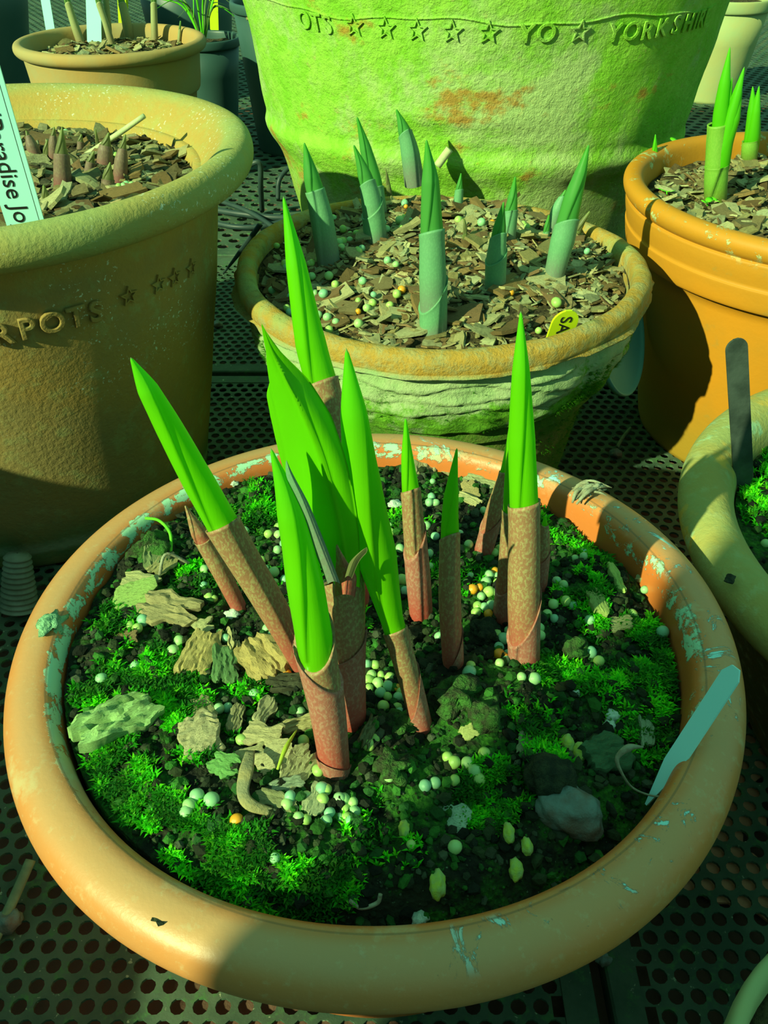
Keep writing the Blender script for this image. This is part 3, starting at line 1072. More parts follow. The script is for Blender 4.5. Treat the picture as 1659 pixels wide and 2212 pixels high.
M_litter = varied('bark_litter', .6, 420, .9, spec=.2, grain=.4)
def chip_litter(label, center, R, hf, count, smin, smax, seed, bright=1.0):
    r = random.Random(seed)
    src = []
    for me in SMALL:
        src.append(([v.co.copy() for v in me.vertices], [tuple(p.vertices) for p in me.polygons]))
    V, Fc, T = [], [], []
    for _ in range(count):
        a, rr = r.random() * 2 * pi, R * sqrt(r.random())
        x, y = center[0] + rr * cos(a), center[1] + rr * sin(a)
        s_ = smin + (smax - smin) * r.random() ** 2
        vs, fs = r.choice(src)
        m = Matrix.Translation((x, y, hf(x, y) + s_ * .06)) @ Matrix.Rotation(r.random() * 6.28, 4, 'Z') @ Matrix.Rotation(r.uniform(-.6, .6), 4, 'X') @ Matrix.Rotation(r.uniform(-.5, .5), 4, 'Y') @ Matrix.Diagonal((s_, s_ * r.uniform(.5, 1), s_ * .8, 1))
        c = r.choice(CHIPCOL)
        k = r.uniform(.55, 1.15) * bright
        i = len(V)
        V += [m @ v for v in vs]
        T += [(c[0] * k, c[1] * k, c[2] * k, 1)] * len(vs)
        Fc += [tuple(i + q for q in f) for f in fs]
    tag(mk('bark_litter', V, Fc, M_litter, smooth=False, attrs={'tint': T}), label, 'bark', kind='stuff')
chip_litter('fine bark litter covering the middle mossy pot', DC, .117, h_mid, 2300, .004, .015, 61, 1.0)
chip_litter('fine bark litter covering the orange pot', OC, .122, h_orange, 1300, .005, .017, 62, .95)
chip_litter('fine dark bark litter covering the left pot', LC, .131, h_left, 800, .007, .022, 63, .75)
chip_litter('fine bark litter in the brown back pot', KC, .104, h_back, 260, .008, .022, 64)
scatter_chips(DC, .110, h_mid, 165, .011, .026, 'small flat bark chip among many on the middle mossy pot', 'bark chips in the middle mossy pot', 5)
scatter_chips(LC, .122, h_left, 38, .012, .027, 'dark bark chip among the purple tips in the left pot', 'bark chips in the left pot', 6)
scatter_chips(OC, .116, h_orange, 42, .012, .028, 'bark chip on the compost of the orange pot', 'bark chips in the orange pot', 7)
scatter_chips(KC, .098, h_back, 16, .014, .032, 'bark chip on the compost of the brown back pot', 'bark chips in the brown back pot', 8)

# the larger chips of the front bowl, one by one: (pixel, length px, width px, turn deg, colour, label, thick, rough)
BIG = [
 ((252, 1574), 150, 62, 30, (.26, .46, .17), 'large rugged slab of bark with pale green lichen at the left', .60, .85),
 ((435, 1602), 84, 78, 20, (.42, .40, .22), 'knobbly pale bark lump left of the front shoot', .5, .5),
 ((432, 1420), 62, 84, -15, (.42, .35, .13), 'tan wedge of bark on the moss', .35, .3),
 ((487, 1442), 52, 68, 10, (.10, .22, .08), 'dark green bark chip beside the tan wedge', .3, .25),
 ((568, 1430), 92, 66, -48, (.38, .30, .11), 'layered brown bark piece under the left-leaning shoot', .4, .45),
 ((368, 1324), 122, 58, -10, (.30, .27, .13), 'forked grey-brown bark strip on the moss', .25, .3),
 ((297, 1302), 86, 56, 12, (.28, .44, .12), 'yellow-green lichen covered chip touching the forked bark', .25, .12),
 ((305, 1262), 74, 26, -8, (.36, .38, .17), 'thin pale chip behind the lichen covered one', .25, .2),
 ((440, 1362), 42, 32, 15, (.40, .42, .20), 'small blocky chip at the end of the forked bark', .5, .25),
 ((275, 1381), 42, 28, 5, (.20, .15, .07), 'small brown chip below the lichen covered one', .3, .25),
 ((573, 1541), 34, 56, -20, (.40, .40, .21), 'upright pale chip above the chip heap', .3, .25),
 ((510, 1556), 30, 52, -8, (.28, .28, .14), 'narrow grey chip left of the upright pale chip', .3, .25),
 ((568, 1592), 84, 42, -8, (.42, .40, .20), 'long pale chip across the top of the chip heap', .22, .22),
 ((598, 1650), 88, 62, 24, (.44, .43, .22), 'broad pale chip in the middle of the chip heap', .2, .2),
 ((545, 1638), 60, 34, 24, (.42, .42, .20), 'half hidden pale chip at the left of the heap', .25, .2),
 ((645, 1662), 88, 62, 58, (.40, .42, .21), 'ridged chip at the right of the heap by the front shoot', .25, .25),
 ((648, 1572), 78, 24, 12, (.36, .34, .15), 'splintered strip of bark behind the front shoot', .4, .4),
 ((620, 1700), 70, 22, 20, (.30, .40, .26), 'grey-green splinter below the chip heap', .3, .3),
 ((595, 1748), 96, 50, -14, (.24, .26, .12), 'brown chip below the curved bark strip', .22, .2),
 ((682, 1732), 42, 66, -22, (.38, .44, .24), 'pale pointed chip between beads below the front shoot', .25, .2),
 ((440, 1535), 44, 46, 35, (.28, .30, .13), 'small olive chip on the left moss', .3, .25),
 ((485, 1658), 62, 40, -12, (.14, .36, .10), 'chip overgrown with bright moss', .3, .25),
 ((622, 1484), 72, 30, 10, (.05, .06, .035), 'black charred bark splinter beside an orange bead', .5, .5),
 ((335, 1205), 40, 46, 20, (.16, .22, .09), 'grey chip on the mossy mound by the left rim', .35, .3),
 ((350, 1225), 42, 30, 50, (.36, .34, .14), 'pale curled leaf scrap on the mossy mound', .12, .3),
 ((930, 992), 56, 44, 60, (.34, .33, .19), 'tall bark chip leaning on the far rim', .3, .25),
 ((905, 1010), 44, 34, 80, (.26, .25, .13), 'bark chip left of the tall one at the far rim', .3, .25),
 ((962, 1005), 44, 40, 20, (.30, .29, .15), 'bark chip right of the tall one at the far rim', .3, .25),
 ((1015, 1062), 34, 26, 10, (.42, .34, .14), 'small tan chip behind the slim shoots', .3, .2),
 ((1045, 1040), 76, 26, -12, (.28, .32, .16), 'flat strip of bark along the far rim', .2, .3),
 ((1013, 1084), 44, 14, -25, (.44, .42, .20), 'thin yellowish sliver near the far rim', .25, .2),
 ((1226, 1094), 60, 40, -20, (.26, .34, .22), 'grey bark flake at the right of the far rim', .2, .3),
 ((1372, 1213), 40, 34, -30, (.42, .50, .28), 'pale angular chip against the right inner wall', .35, .25),
 ((1330, 1256), 22, 58, 5, (.38, .56, .14), 'yellow-green strip standing in the right-hand moss', .3, .25),
 ((1412, 1262), 64, 26, -32, (.34, .38, .18), 'rough chip wedged along the right inner wall', .3, .35),
 ((1340, 1352), 52, 24, 8, (.24, .28, .12), 'small plank-like chip in the right-hand moss', .3, .2),
 ((1290, 1308), 38, 46, 10, (.26, .36, .10), 'mossy rounded chip in the right-hand moss', .4, .2),
 ((1396, 1588), 32, 54, -12, (.24, .34, .20), 'grey-green chip left of the white label', .25, .2),
 ((1012, 1586), 34, 26, 20, (.40, .46, .16), 'small yellowish chip on the soil mound', .3, .2),
 ((1138, 1614), 40, 46, -20, (.20, .24, .12), 'flat grey-brown flake below the soil mound', .15, .2),
 ((980, 1776), 66, 56, -12, (.34, .52, .36), 'pale heart-shaped flake in the shaded front moss', .14, .16),
 ((1308, 1640), 92, 62, 20, (.05, .13, .06), 'dark green stone-like chunk in the shaded right soil', .6, .3),
 ((470, 1410), 30, 26, 40, (.30, .28, .12), 'crumb of bark behind the tan wedge', .5, .3),
 ((505, 1385), 22, 44, 20, (.40, .38, .18), 'little curled chip with beads beside it', .3, .5),
 ((612, 1385), 46, 34, 20, (.26, .28, .15), 'grey chip under the sheath of the left-leaning shoot', .4, .3),
 ((798, 1585), 26, 60, -25, (.16, .17, .08), 'dark splintered bark behind the base of the front shoot', .4, .5),
]
for i, (px, lp, wp, turn, col, lab, th, ro) in enumerate(BIG):
    q = on(px, h_main)
    d = depth(q)
    if wp > lp:
        lp, wp, turn = wp, lp, turn + 90
    L = lp * d / F
    fore = 1.0 / max(.55, sin(PITCH + math.atan((px[1] - H / 2) / F)))   # flat things look shortened
    a = radians(turn)
    L *= sqrt(cos(a) ** 2 + (sin(a) * fore) ** 2)
    Wd = wp * d / F * sqrt(sin(a) ** 2 + (cos(a) * fore) ** 2)
    a2 = atan2(sin(a) * fore, cos(a))
    me = chip_data(300 + i, tuple(min(.8, c * 1.2) for c in col), nu=26, nv=17, rough=ro * .75, thick=th, bend=.25 * (random.Random(i).random() - .5), notch=.5 if 'forked' in lab else 0)
    me.polygons.foreach_set('use_smooth', [True] * len(me.polygons))
    me.set_sharp_from_angle(angle=radians(38))
    o = ob('bark_chip', me)
    o.scale = (L, Wd / .62, L * .55)
    o.rotation_euler = (radians(14) + random.Random(i + 9).uniform(-.15, .15), random.Random(i + 5).uniform(-.2, .2), a2)
    o.location = q + Vector((0, 0, L * .55 * th * .42 + .0008))
    tag(o, lab, 'bark chip')

# rounded stone and curved strip, dry sprig
M_stone = simple('grey_stone', (.13, .22, .20), (.11, .085, .06), 70, .6, .6, .4, .002)
iv, ifc = ico()
bm = bmesh.new()
bmesh.ops.create_icosphere(bm, subdivisions=4, radius=1)
for v in bm.verts:
    n = 1 + .24 * fbm(v.co.x * 1.1 + 3, v.co.y * 1.1, v.co.z * 1.1, 3)
    v.co = Vector((v.co.x * .0118 * n, v.co.y * .0082 * n, v.co.z * .0062 * n))
me = bpy.data.meshes.new('stone'); bm.to_mesh(me); bm.free()
me.polygons.foreach_set('use_smooth', [True] * len(me.polygons))
q = on((1230, 1755), h_main)
o = ob('stone', me, M_stone, loc=q + Vector((0, 0, .002)))
o.rotation_euler = (.2, .15, -.5)
tag(o, 'smooth blue-grey stone with a brown end in the shaded front soil', 'stone')

def on_pts(pxs, hf, lifts):
    return [on(p, hf) + Vector((0, 0, l)) for p, l in zip(pxs, lifts)]
M_strip = simple('curved_bark', (.34, .30, .13), (.24, .25, .14), 200, .9, .6)
tag(tube('bark_strip', on_pts([(545, 1650), (537, 1690), (528, 1730), (545, 1755), (600, 1765)], h_main, [.007, .007, .005, .004, .002]), .0022, M_strip, n=26, seg=8, taper=[.7, 1.1, .9, .9, .5], flat=.22),
    'curved strip of bark standing like a hook below the chip heap', 'bark strip')
M_dry = simple('dry_stem', (.32, .36, .24), (.22, .22, .14), 300, .9, .5)
tag(tube('dry_sprig', on_pts([(1440, 1757), (1400, 1745), (1360, 1720), (1335, 1690), (1325, 1668), (1345, 1658), (1376, 1660)], h_main, [.010, .007, .005, .006, .008, .011, .012]), .0008, M_dry, n=40, seg=7,
         taper=[.6, .7, .8, 1.0, 1.6, 2.8, .5], flat=.6), 'curled dry sprig beside the white label in the front bowl', 'sprig')
M_yellowgrass = simple('yellow_blade', (.42, .55, .05), (.36, .50, .04), 200, .7, .2)
tag(tube('dry_grass', on_pts([(603, 1690), (622, 1655), (645, 1625)], h_main, [.007, .010, .012]), .0009, M_yellowgrass, n=14, seg=6, taper=[.5, 1, .3]), 'short yellow-green grass blade lying on the chip heap', 'grass blade')
tag(tube('root_strand', on_pts([(755, 1956), (780, 1972), (815, 1965), (822, 1950)], h_main, [.003, .003, .004, .005]), .0007, M_dry, n=18, seg=6), 'thin pale root strand in the shaded front moss', 'root')
M_sprout = simple('sprout_green', (.10, .55, .02), (.16, .60, .03), 200, .6, 0)
tag(tube('moss_tendril', on_pts([(370, 1200), (372, 1175), (350, 1155), (320, 1142)], h_main, [.001, .006, .008, .006]), .0007, M_sprout, n=18, seg=6), 'green tendril arching over the mossy mound', 'sprout')
tag(tube('dry_grass', on_pts([(345, 1255), (365, 1228), (410, 1228)], h_main, [.002, .008, .003]), .0007, M_dry, n=14, seg=6), 'pale dry sliver across the mossy mound', 'grass blade')

# dark lump and soft yellow pods in the shade
iv3 = bmesh.new(); bmesh.ops.create_icosphere(iv3, subdivisions=3, radius=1)
def lump(name, px, size, col_mat, lab, cat, hf=h_main, seed=0, sq=(1, .9, .7), amp=.35, lift=.3, group=None):
    bm = iv3.copy()
    for v in bm.verts:
        n = 1 + amp * fbm(v.co.x * 1.6 + seed * 9, v.co.y * 1.6, v.co.z * 1.6, 3)
        v.co = Vector((v.co.x * size * sq[0] * n, v.co.y * size * sq[1] * n, v.co.z * size * sq[2] * n))
    me = bpy.data.meshes.new(name); bm.to_mesh(me); bm.free()
    me.polygons.foreach_set('use_smooth', [True] * len(me.polygons))
    q = on(px, hf)
    o = ob(name, me, col_mat, loc=q + Vector((0, 0, size * sq[2] * lift)))
    return tag(o, lab, cat, group)
M_clod = simple('soil_clod', (.020, .032, .020), (.05, .07, .035), 260, .95, 1.0, .2, .003)
M_clodm = simple('mossy_clod', (.035, .045, .022), (.05, .18, .03), 160, .95, 1.0, .2, .003)
lump('soil_clod', (1190, 1682), .0085, M_clod, 'black soil clod above the blue-grey stone', 'soil clod', seed=1)
lump('soil_clod', (985, 1508), 0.0076, M_clodm, 'crumbly soil mound right of the wide shoot', 'soil clod', seed=2, amp=.9)
lump('soil_clod', (1050, 1545), 0.0068, M_clodm, 'green tinged soil mound beside the crumbly one', 'soil clod', seed=3, amp=.9)
lump('soil_clod', (862, 1570), 0.0054, M_clodm, 'small soil clod behind the front shoot base', 'soil clod', seed=4, amp=.9)
lump('soil_clod', (850, 1660), 0.0058, M_clodm, 'soil clod right of the front shoot base', 'soil clod', seed=5, amp=.9)
lump('soil_clod', (880, 1380), 0.0050, M_clod, 'dark soil clod at the foot of the shaded shoot', 'soil clod', seed=6, amp=.9)
lump('soil_clod', (1235, 1410), 0.0058, M_clodm, 'soil clod with moss right of the tall right shoot', 'soil clod', seed=7, amp=.9)
lump('soil_clod', (330, 1190), 0.0079, M_clodm, 'mossy soil mound against the left rim', 'soil clod', seed=8, amp=.9)
lump('soil_clod', (1050, 1370), 0.0058, M_clod, 'dark hollow clod between the slim shoots', 'soil clod', seed=9, amp=.9)
M_pod = simple('yellow_pod', (.42, .58, .06), (.34, .52, .16), 300, .75, .5)
for i, (px, s, lab) in enumerate([((1137, 1835), .0024, 'slim yellow seed pod in the shaded front soil'), ((1113, 1886), .0029, 'plump pale yellow seed pod nearest the front rim at right'),
                                  ((944, 1920), .0034, 'two-toned yellow and white pod near the front rim'), ((1098, 1806), .0026, 'round yellow pod left of the blue-grey stone'),
                                  ((873, 1798), .0024, 'small yellow pod above the two-toned one'), ((1226, 1610), .0028, 'lumpy pale yellow pod above the dark chunk'), ((1250, 1632), .0030, 'larger lumpy yellow pod touching the dark chunk')]):
    lump('seed_pod', px, s, M_pod, lab, 'seed pod', seed=20 + i, sq=(.75, 1.3, .9), amp=.25, lift=.8)
M_perl = simple('perlite', (.55, .72, .60), (.40, .55, .42), 400, .9, .6)
for i, (px, s, lab) in enumerate([((853, 1096), .0032, 'white crumbly perlite grain near the far rim'), ((905, 1990), .0026, 'white perlite grain at the front rim'), ((1322, 1552), .0026, 'pale perlite grain in the right soil'),
                                  ((1317, 1572), .0024, 'second pale perlite grain just below the first in the right soil'), ((1170, 1638), .0020, 'tiny white perlite grain above the black clod'), ((504, 1330), .0028, 'pale lumpy perlite grain left of the leaning sheath'),
                                  ((1242, 1500), .0016, 'tiny pale grain in the right moss'), ((505, 1048), .0022, 'small tan grain under the far left rim')]):
    lump('perlite_grain', px, s, M_perl, lab, 'grain', seed=40 + i, amp=.6, lift=.7)

# ------------------------------------------------------------------ fertiliser beads
M_bead = varied('fertiliser_bead', .15, 900, .35, spec=.5, grain=.10)
def bead_data(seed, col, sq):
    bm = bmesh.new()
    bmesh.ops.create_uvsphere(bm, u_segments=16, v_segments=10, radius=1)
    r = random.Random(seed)
    s = r.random() * 40
    for v in bm.verts:
        n = 1 + .06 * mnoise.noise(v.co * 1.3 + Vector((s, 0, 0)))
        v.co = Vector((v.co.x * n * sq[0], v.co.y * n * sq[1], v.co.z * n * sq[2]))
    me = bpy.data.meshes.new('fertiliser_bead')
    bm.to_mesh(me); bm.free()
    me.polygons.foreach_set('use_smooth', [True] * len(me.polygons))
    a = me.attributes.new('tint', 'FLOAT_COLOR', 'POINT')
    a.data.foreach_set('color', np.array([(*col, 1)] * len(me.vertices), dtype=np.float32).ravel())
    me.materials.append(M_bead)
    return me
GB = [bead_data(i, c, s) for i, (c, s) in enumerate([((.34, .64, .24), (1, 1, 1)), ((.32, .62, .28), (1.08, .95, .95)), ((.28, .60, .30), (.95, 1.05, 1)), ((.40, .64, .16), (1, .96, .95)),
                                                     ((.24, .56, .33), (1.05, 1, .92)), ((.40, .68, .24), (1.0, 1.0, 1.0)), ((.34, .58, .14), (.97, 1.06, .95))])]
OB = [bead_data(90 + i, (.80, .36, .02), s) for i, s in enumerate(((1, 1, 1), (1.05, .95, .95)))]
brng = random.Random(3)
def bead(P0, R, orange, label, group):
    me = brng.choice(OB if orange else GB)
    o = ob('fertiliser_bead', me)
    o.location = P0 + Vector((0, 0, R * .55))
    o.scale = (R, R, R)
    o.rotation_euler = (brng.random() * 3, brng.random() * 3, brng.random() * 6)
    if group:
        single_out(o, 'orange fertiliser bead' if orange else 'pale green fertiliser bead', group)
    return tag(o, label, 'fertiliser bead', group)

def crop(x0, y0, s, pts):
    return [(x0 + p[0] / s, y0 + p[1] / s, p[2] if len(p) > 2 else 1) for p in pts]
BEADS = crop(80, 1080, 2.963, [(1332, 200, 1.1), (1483, 222, 1.15), (1545, 172), (1547, 228, 1.2), (1575, 170, 1.1), (1578, 278), (1540, 322), (1601, 310, -1), (1400, 350), (1440, 390, 1.1), (1465, 437, .8), (1518, 466, 1.3),
        (1588, 515, 1.15), (1525, 525, .8), (1075, 450, 1.15), (1020, 505, .6), (1070, 553), (1102, 625, 1.1), (1132, 635, .9), (600, 805, 1.1), (645, 827, 1.2), (680, 778, 1.45), (745, 775), (915, 907, 1.25), (875, 972, 1.4), (632, 1065),
        (418, 1152, 1.3), (1172, 853, .9), (1210, 888), (1270, 840, .8), (1475, 830, 1.15), (1502, 874, 1.1), (1535, 890, .8), (1618, 1073, 1.1), (1592, 1125, -1.35), (1630, 1158), (1395, 1247, 1.2), (1165, 1340, 1.15), (1222, 1332), (1312, 1540, 1.15),
        (1028, 1899, 1.35), (1120, 1928, 1.5), (980, 1964, 1.3), (957, 2009, 1.25), (1278, 2057, -1.25), (1525, 2292, .9)])
BEADS += crop(480, 1300, 3.318, [(560, 790), (583, 1005, 1.2), (690, 1212, 1.2), (715, 1345, 1.3), (745, 1350, 1.1), (720, 1420, 1.1), (490, 1400, 1.05), (465, 1455, 1.05), (605, 1390, .8), (840, 1415, 1.2), (870, 1418, 1.1), (935, 1438, .95), (880, 1490, 1.15),
        (950, 1505, 1.05), (770, 1515), (840, 1545, .7), (890, 1545, .9), (918, 1572), (745, 1572), (548, 1545, .9), (600, 1563), (1050, 1030, 1.35), (1095, 985, .9), (1195, 1260, 1.0), (1452, 1322, 1.2), (1525, 1300, 1.05), (1405, 900), (1345, 828, .95),
        (1270, 795, 1.0), (1257, 760, 1.0), (1155, 750, 1.3), (1260, 680, .95), (1300, 685, .9), (1252, 615, -.8), (1190, 610, 1.15), (1135, 655, 1.1), (1115, 585, 1.15), (1060, 675, 1.0), (1050, 625), (1048, 560, 1.1), (1070, 525), (1095, 455, 1.1),
        (1200, 545, 1.15), (1140, 525, .8), (1040, 450, .9), (1613, 1113, .95), (1185, 680, .9), (1275, 640, .8), (1555, 245, .9)])
BEADS += crop(900, 1150, 2.765, [(310, 75, 1.15), (255, 10), (110, 25, .9), (75, 128), (75, 207), (465, 125, 1.1), (495, 100, 1.1), (430, 262, 1.3), (465, 237, -1.1), (480, 270, 1.1), (413, 303, 1.4), (485, 303, 1.15), (333, 345, -1.25), (375, 330, -.9),
        (430, 360, 1.4), (385, 385, 1.0), (480, 360, 1.1), (320, 255, .7), (295, 300, .7), (365, 445, 1.15), (355, 480, 1.1), (405, 450, 1.1), (445, 443, 1.35), (428, 492, -1.15), (472, 613, 1.3), (515, 642, 1.5), (492, 685, 1.05), (490, 730, -1.35),
        (525, 735, -.7), (545, 715, .9), (540, 765, 1.0), (495, 780, .9), (550, 590), (730, 575, 1.2), (735, 620, 1.2), (700, 880, 1.45), (625, 865, .9), (312, 845, 1.6), (322, 797, .95), (135, 625, 1.1), (835, 290, 1.0), (875, 315, 1.05),
        (860, 362, 1.0), (815, 432, 1.2), (778, 490, 1.1), (820, 517, 1.0), (935, 442, 1.1), (1030, 527, 1.15), (1283, 495, 1.4), (1465, 600, 1.5), (1040, 720, 1.3), (1085, 775, 1.3), (945, 152, .95), (995, 120, 1.0), (995, 145, 1.0), (1155, 105, .8), (1360, 345, 1.0),
        (860, 335, .7), (890, 415, 1.3)])
BEADS += crop(700, 1550, 2.212, [(590, 190, 1.05), (620, 218, 1.3), (683, 220, 1.2), (718, 260, 1.3), (738, 300, 1.4), (622, 303, 1.1), (625, 622, 1.25), (415, 608, .8), (765, 175, 1.3)])
BEADS += crop(800, 640, 2.73, [(367, 1090, .7), (360, 1185, 1.1), (347, 1218, 1.1), (385, 1218, 1.0), (382, 1418, 1.1), (175, 1490, 1.1), (120, 1395, 1.1), (115, 1355, .8), (330, 1358, 1.2), (345, 1520, 1.0), (350, 1598, 1.0), (188, 1680, 1.6), (205, 1745, 1.3),
        (525, 1405, 1.1), (665, 1265, 1.0), (115, 1520, 1.0), (590, 1645, .7), (565, 1690, .9)])
for x, y, s in BEADS:
    q = on((x, y + 3), h_main)
    bead(q, .0019 * abs(s) ** .8, s < 0,
         'small round orange fertiliser bead among the green ones in the front bowl' if s < 0 else 'round pale green fertiliser bead lying on the compost of the front bowl',
         'orange fertiliser beads in the front bowl' if s < 0 else 'green fertiliser beads in the front bowl')
MB = crop(500, 230, 3.318, [(700, 1250, 1.3), (745, 1310, 1.1), (775, 1010, 1.2), (800, 1000, 1.1), (790, 1045, 1.1), (850, 990), (905, 1060), (935, 1050), (915, 1070), (300, 985), (287, 1025, .9), (327, 1028, .9), (635, 1130, 1.2), (575, 1155), (390, 1165, 1.4), (395, 1188, 1.1),
        (578, 1250, 1.1), (432, 1280, 1.1), (430, 1305), (438, 1370, .9), (428, 1405, 1.2), (295, 1350, 1.1), (600, 1370), (660, 1378, 1.3), (940, 1285, 1.1), (910, 1425, .8), (970, 1478, 1.0), (1012, 1440), (1135, 1458, 1.0), (1185, 1380, 1.2), (1220, 1348, -1.1), (910, 1500, -.7),
        (622, 1530, 1.1), (688, 1545, 1.2), (750, 1578, 1.0), (910, 1592, 1.2), (700, 1635, 1.1), (400, 1478, 1.0), (418, 1508, 1.0), (1110, 912, 1.2), (1085, 865, 1.1), (1205, 850, 1.4), (1240, 835, 1.2), (1325, 872, 1.1), (1285, 850, .9), (1215, 900, .8), (1255, 805, -.7), (1240, 725, 1.2), (1250, 747, -.6),
        (1118, 1138, 1.1), (1178, 1165, .9), (730, 835, 1.2), (800, 912, 1.1), (1020, 1380, .8), (1625, 850, 1.3), (1560, 560, 1.0), (1520, 600, 1.0), (1540, 650, 1.1), (1500, 640, .9), (1510, 735, 1.1), (895, 940, 1.0), (850, 945, .8), (560, 1160, .9)])
MB += crop(900, 280, 3.016, [(275, 620, 1.2), (420, 635, 1.3), (490, 630, -.8), (690, 645, 1.0), (715, 662, 1.0), (610, 1092, -.9), (905, 1162, 1.5), (790, 1340, .9), (1105, 820, .9), (1245, 845, .8), (215, 355, 1.0), (185, 440, 1.0), (205, 420, 1.0), (165, 515, 1.1), (5, 640, 1.0), (985, 240, .5)])
for x, y, s in MB:
    q = on((x, y + 2), h_mid, .165)
    if hypot(q.x - DC[0], q.y - DC[1]) > .119: continue
    bead(q + Vector((0, 0, .0024)), .0024 * abs(s) ** .8, s < 0,
         'orange fertiliser bead among bark chips in the middle pot' if s < 0 else 'pale fertiliser bead among bark chips in the middle pot',
         'orange fertiliser beads in the middle pot' if s < 0 else 'pale fertiliser beads in the middle pot')
for x, y, _ in crop(0, 0, 2.676, [(768, 1025), (735, 1085), (805, 1075), (720, 1095), (765, 1090), (385, 780), (670, 915), (410, 1110), (780, 1060), (690, 1100)]):
    bead(on((x, y), h_left, .22) + Vector((0, 0, .001)), .0021, False, 'pale fertiliser bead between chips in the left pot', 'fertiliser beads in the left pot')
bead(on((1652, 1178), h_bowl, .13), .0022, False, 'single pale fertiliser bead in the wide bowl at the right edge', None)

# ------------------------------------------------------------------ shoots
def shoot_mats(tag_, green, tip, sheath_a, sheath_b, base_c, mott=850):
    g = G('blade_' + tag_)
    t = g.attr('t')
    f = g.noise(30, 3, .5, stretch=(1, 1, .2))
    c = g.mix(g.ramp(f, .35, .65), green, tuple(k * .82 for k in green))
    c = g.mix(g.ramp(t, .55, 1.0), c, tip)
    c = g.mix(g.ramp(t, 0.985, 1.0), c, (.30, .50, .20))
    g.bump(g.noise(900, 2, .5, stretch=(1, 1, .05)), .12, .0006)
    mb = g.done(c, .42, .4)
    g.leafy(c, .5)
    g = G('sheath_' + tag_)
    t = g.attr('t')
    f = g.noise(mott, 3, .6, stretch=(1.3, 1.3, .7))
    c = g.mix(g.mul(g.ramp(f, .44, .64), .75), sheath_a, sheath_b)
    c = g.mix(g.ramp(t, .08, .62, True), c, g.mix(g.mul(g.ramp(f, .5, .65), .25), base_c, sheath_b))
    g.bump(f, .2, .0006)
    ms = g.done(c, .55, .35)
    return mb, ms

MB_f, MS_f = shoot_mats('front', (.20, .80, .004), (.15, .74, .012), (.31, .165, .085), (.38, .36, .16), (.40, .09, .065))
MB_m, MS_m = shoot_mats('middle', (.12, .50, .10), (.10, .52, .05), (.12, .33, .16), (.14, .38, .18), (.16, .20, .15))
MB_l, MS_l = shoot_mats('left', (.26, .30, .12), (.30, .40, .12), (.17, .12, .09), (.22, .18, .11), (.20, .06, .06))
MB_o, MS_o = shoot_mats('orange', (.14, .72, .01), (.15, .75, .02), (.16, .38, .04), (.20, .42, .05), (.14, .18, .03))
MB_b, MS_b = shoot_mats('back', (.22, .42, .12), (.2, .45, .12), (.30, .34, .15), (.34, .38, .17), (.25, .22, .10))

MS_base = shoot_mats('front_base', (.2, .8, .004), (.15, .74, .01), (.36, .13, .095), (.42, .26, .18), (.42, .07, .05))[1]

def spine3(pxs, y0, lean=0.0, base=None):
    """pixels from the ground up; the stem rises in the upright plane through its foot, leaning away by `lean`"""
    out = []
    if base is not None:
        out.append(base)
    n = len(pxs)
    for i, p in enumerate(pxs):
        if i == 0 and base is not None: continue
        out.append(at_y(p, y0 + lean * i / max(1, n - 1)))
    return out

def rolled(name, pts, widths, u0, u1, material, parent, n=44, seg=26, kind='blade', twist=2.2, seam=.10, top_cut=0.0, cut_dir=0.0, grow=1.0, tip=True, phase=0.0, flat=1.0):
    """a leaf rolled round the stem between u0 and u1 of the spine; widths are radii"""
    S = catmull(pts, 90)
    Fr = frames(S)
    V, Fc, T = [], [], []
    for i in range(n):
        s = i / (n - 1)
        ph = phase + twist * s
        for k in range(seg + 1):
            fa = k / seg
            a = 2 * pi * fa + ph
            uu = u0 + (u1 - u0) * s
            if top_cut:
                uu = u0 + (u1 - u0 + top_cut * cos(a - cut_dir)) * s
            uu = max(0.0, min(1.0, uu))
            fi = uu * (len(S) - 1)
            i0 = min(int(fi), len(S) - 2)
            fr = fi - i0
            p = S[i0].lerp(S[i0 + 1], fr)
            x, y, t = Fr[i0]
            r = lerp_list(widths, uu) * grow
            if tip:
                r *= (1 + seam * (fa - .5) * sstep(.12, .40, s))
                if s > .995: r *= .15
            else:
                r *= 1 + seam * .4 * (fa - .5)
                if s > .9: r *= 1 + .05 * (s - .9) / .1
            V.append(p + x * (r * cos(a)) + y * (r * flat * sin(a)))
            T.append(s)
    w = seg + 1
    for i in range(n - 1):
        for k in range(seg):
            Fc.append((i * w + k, i * w + k + 1, (i + 1) * w + k + 1, (i + 1) * w + k))
        if tip or True:
            Fc.append((i * w + seg, i * w, (i + 1) * w, (i + 1) * w + seg))
    if not tip:      # turned-in lip so the sheath edge has thickness
        b = len(V)
        for k in range(seg + 1):
            q = V[(n - 1) * w + k]
            uu = u1 - .01
            fi = min(max(uu, 0), 1) * (len(S) - 1)
            c = S[min(int(fi), len(S) - 1)]
            V.append(q + (c - q) * .14 - Fr[min(int(fi), len(S) - 1)][2] * .0008)
            T.append(1.0)
        for k in range(seg):
            Fc.append(((n - 1) * w + k, (n - 1) * w + k + 1, b + k + 1, b + k))
    return mk(name, V, Fc, material, parent, attrs={'t': T})

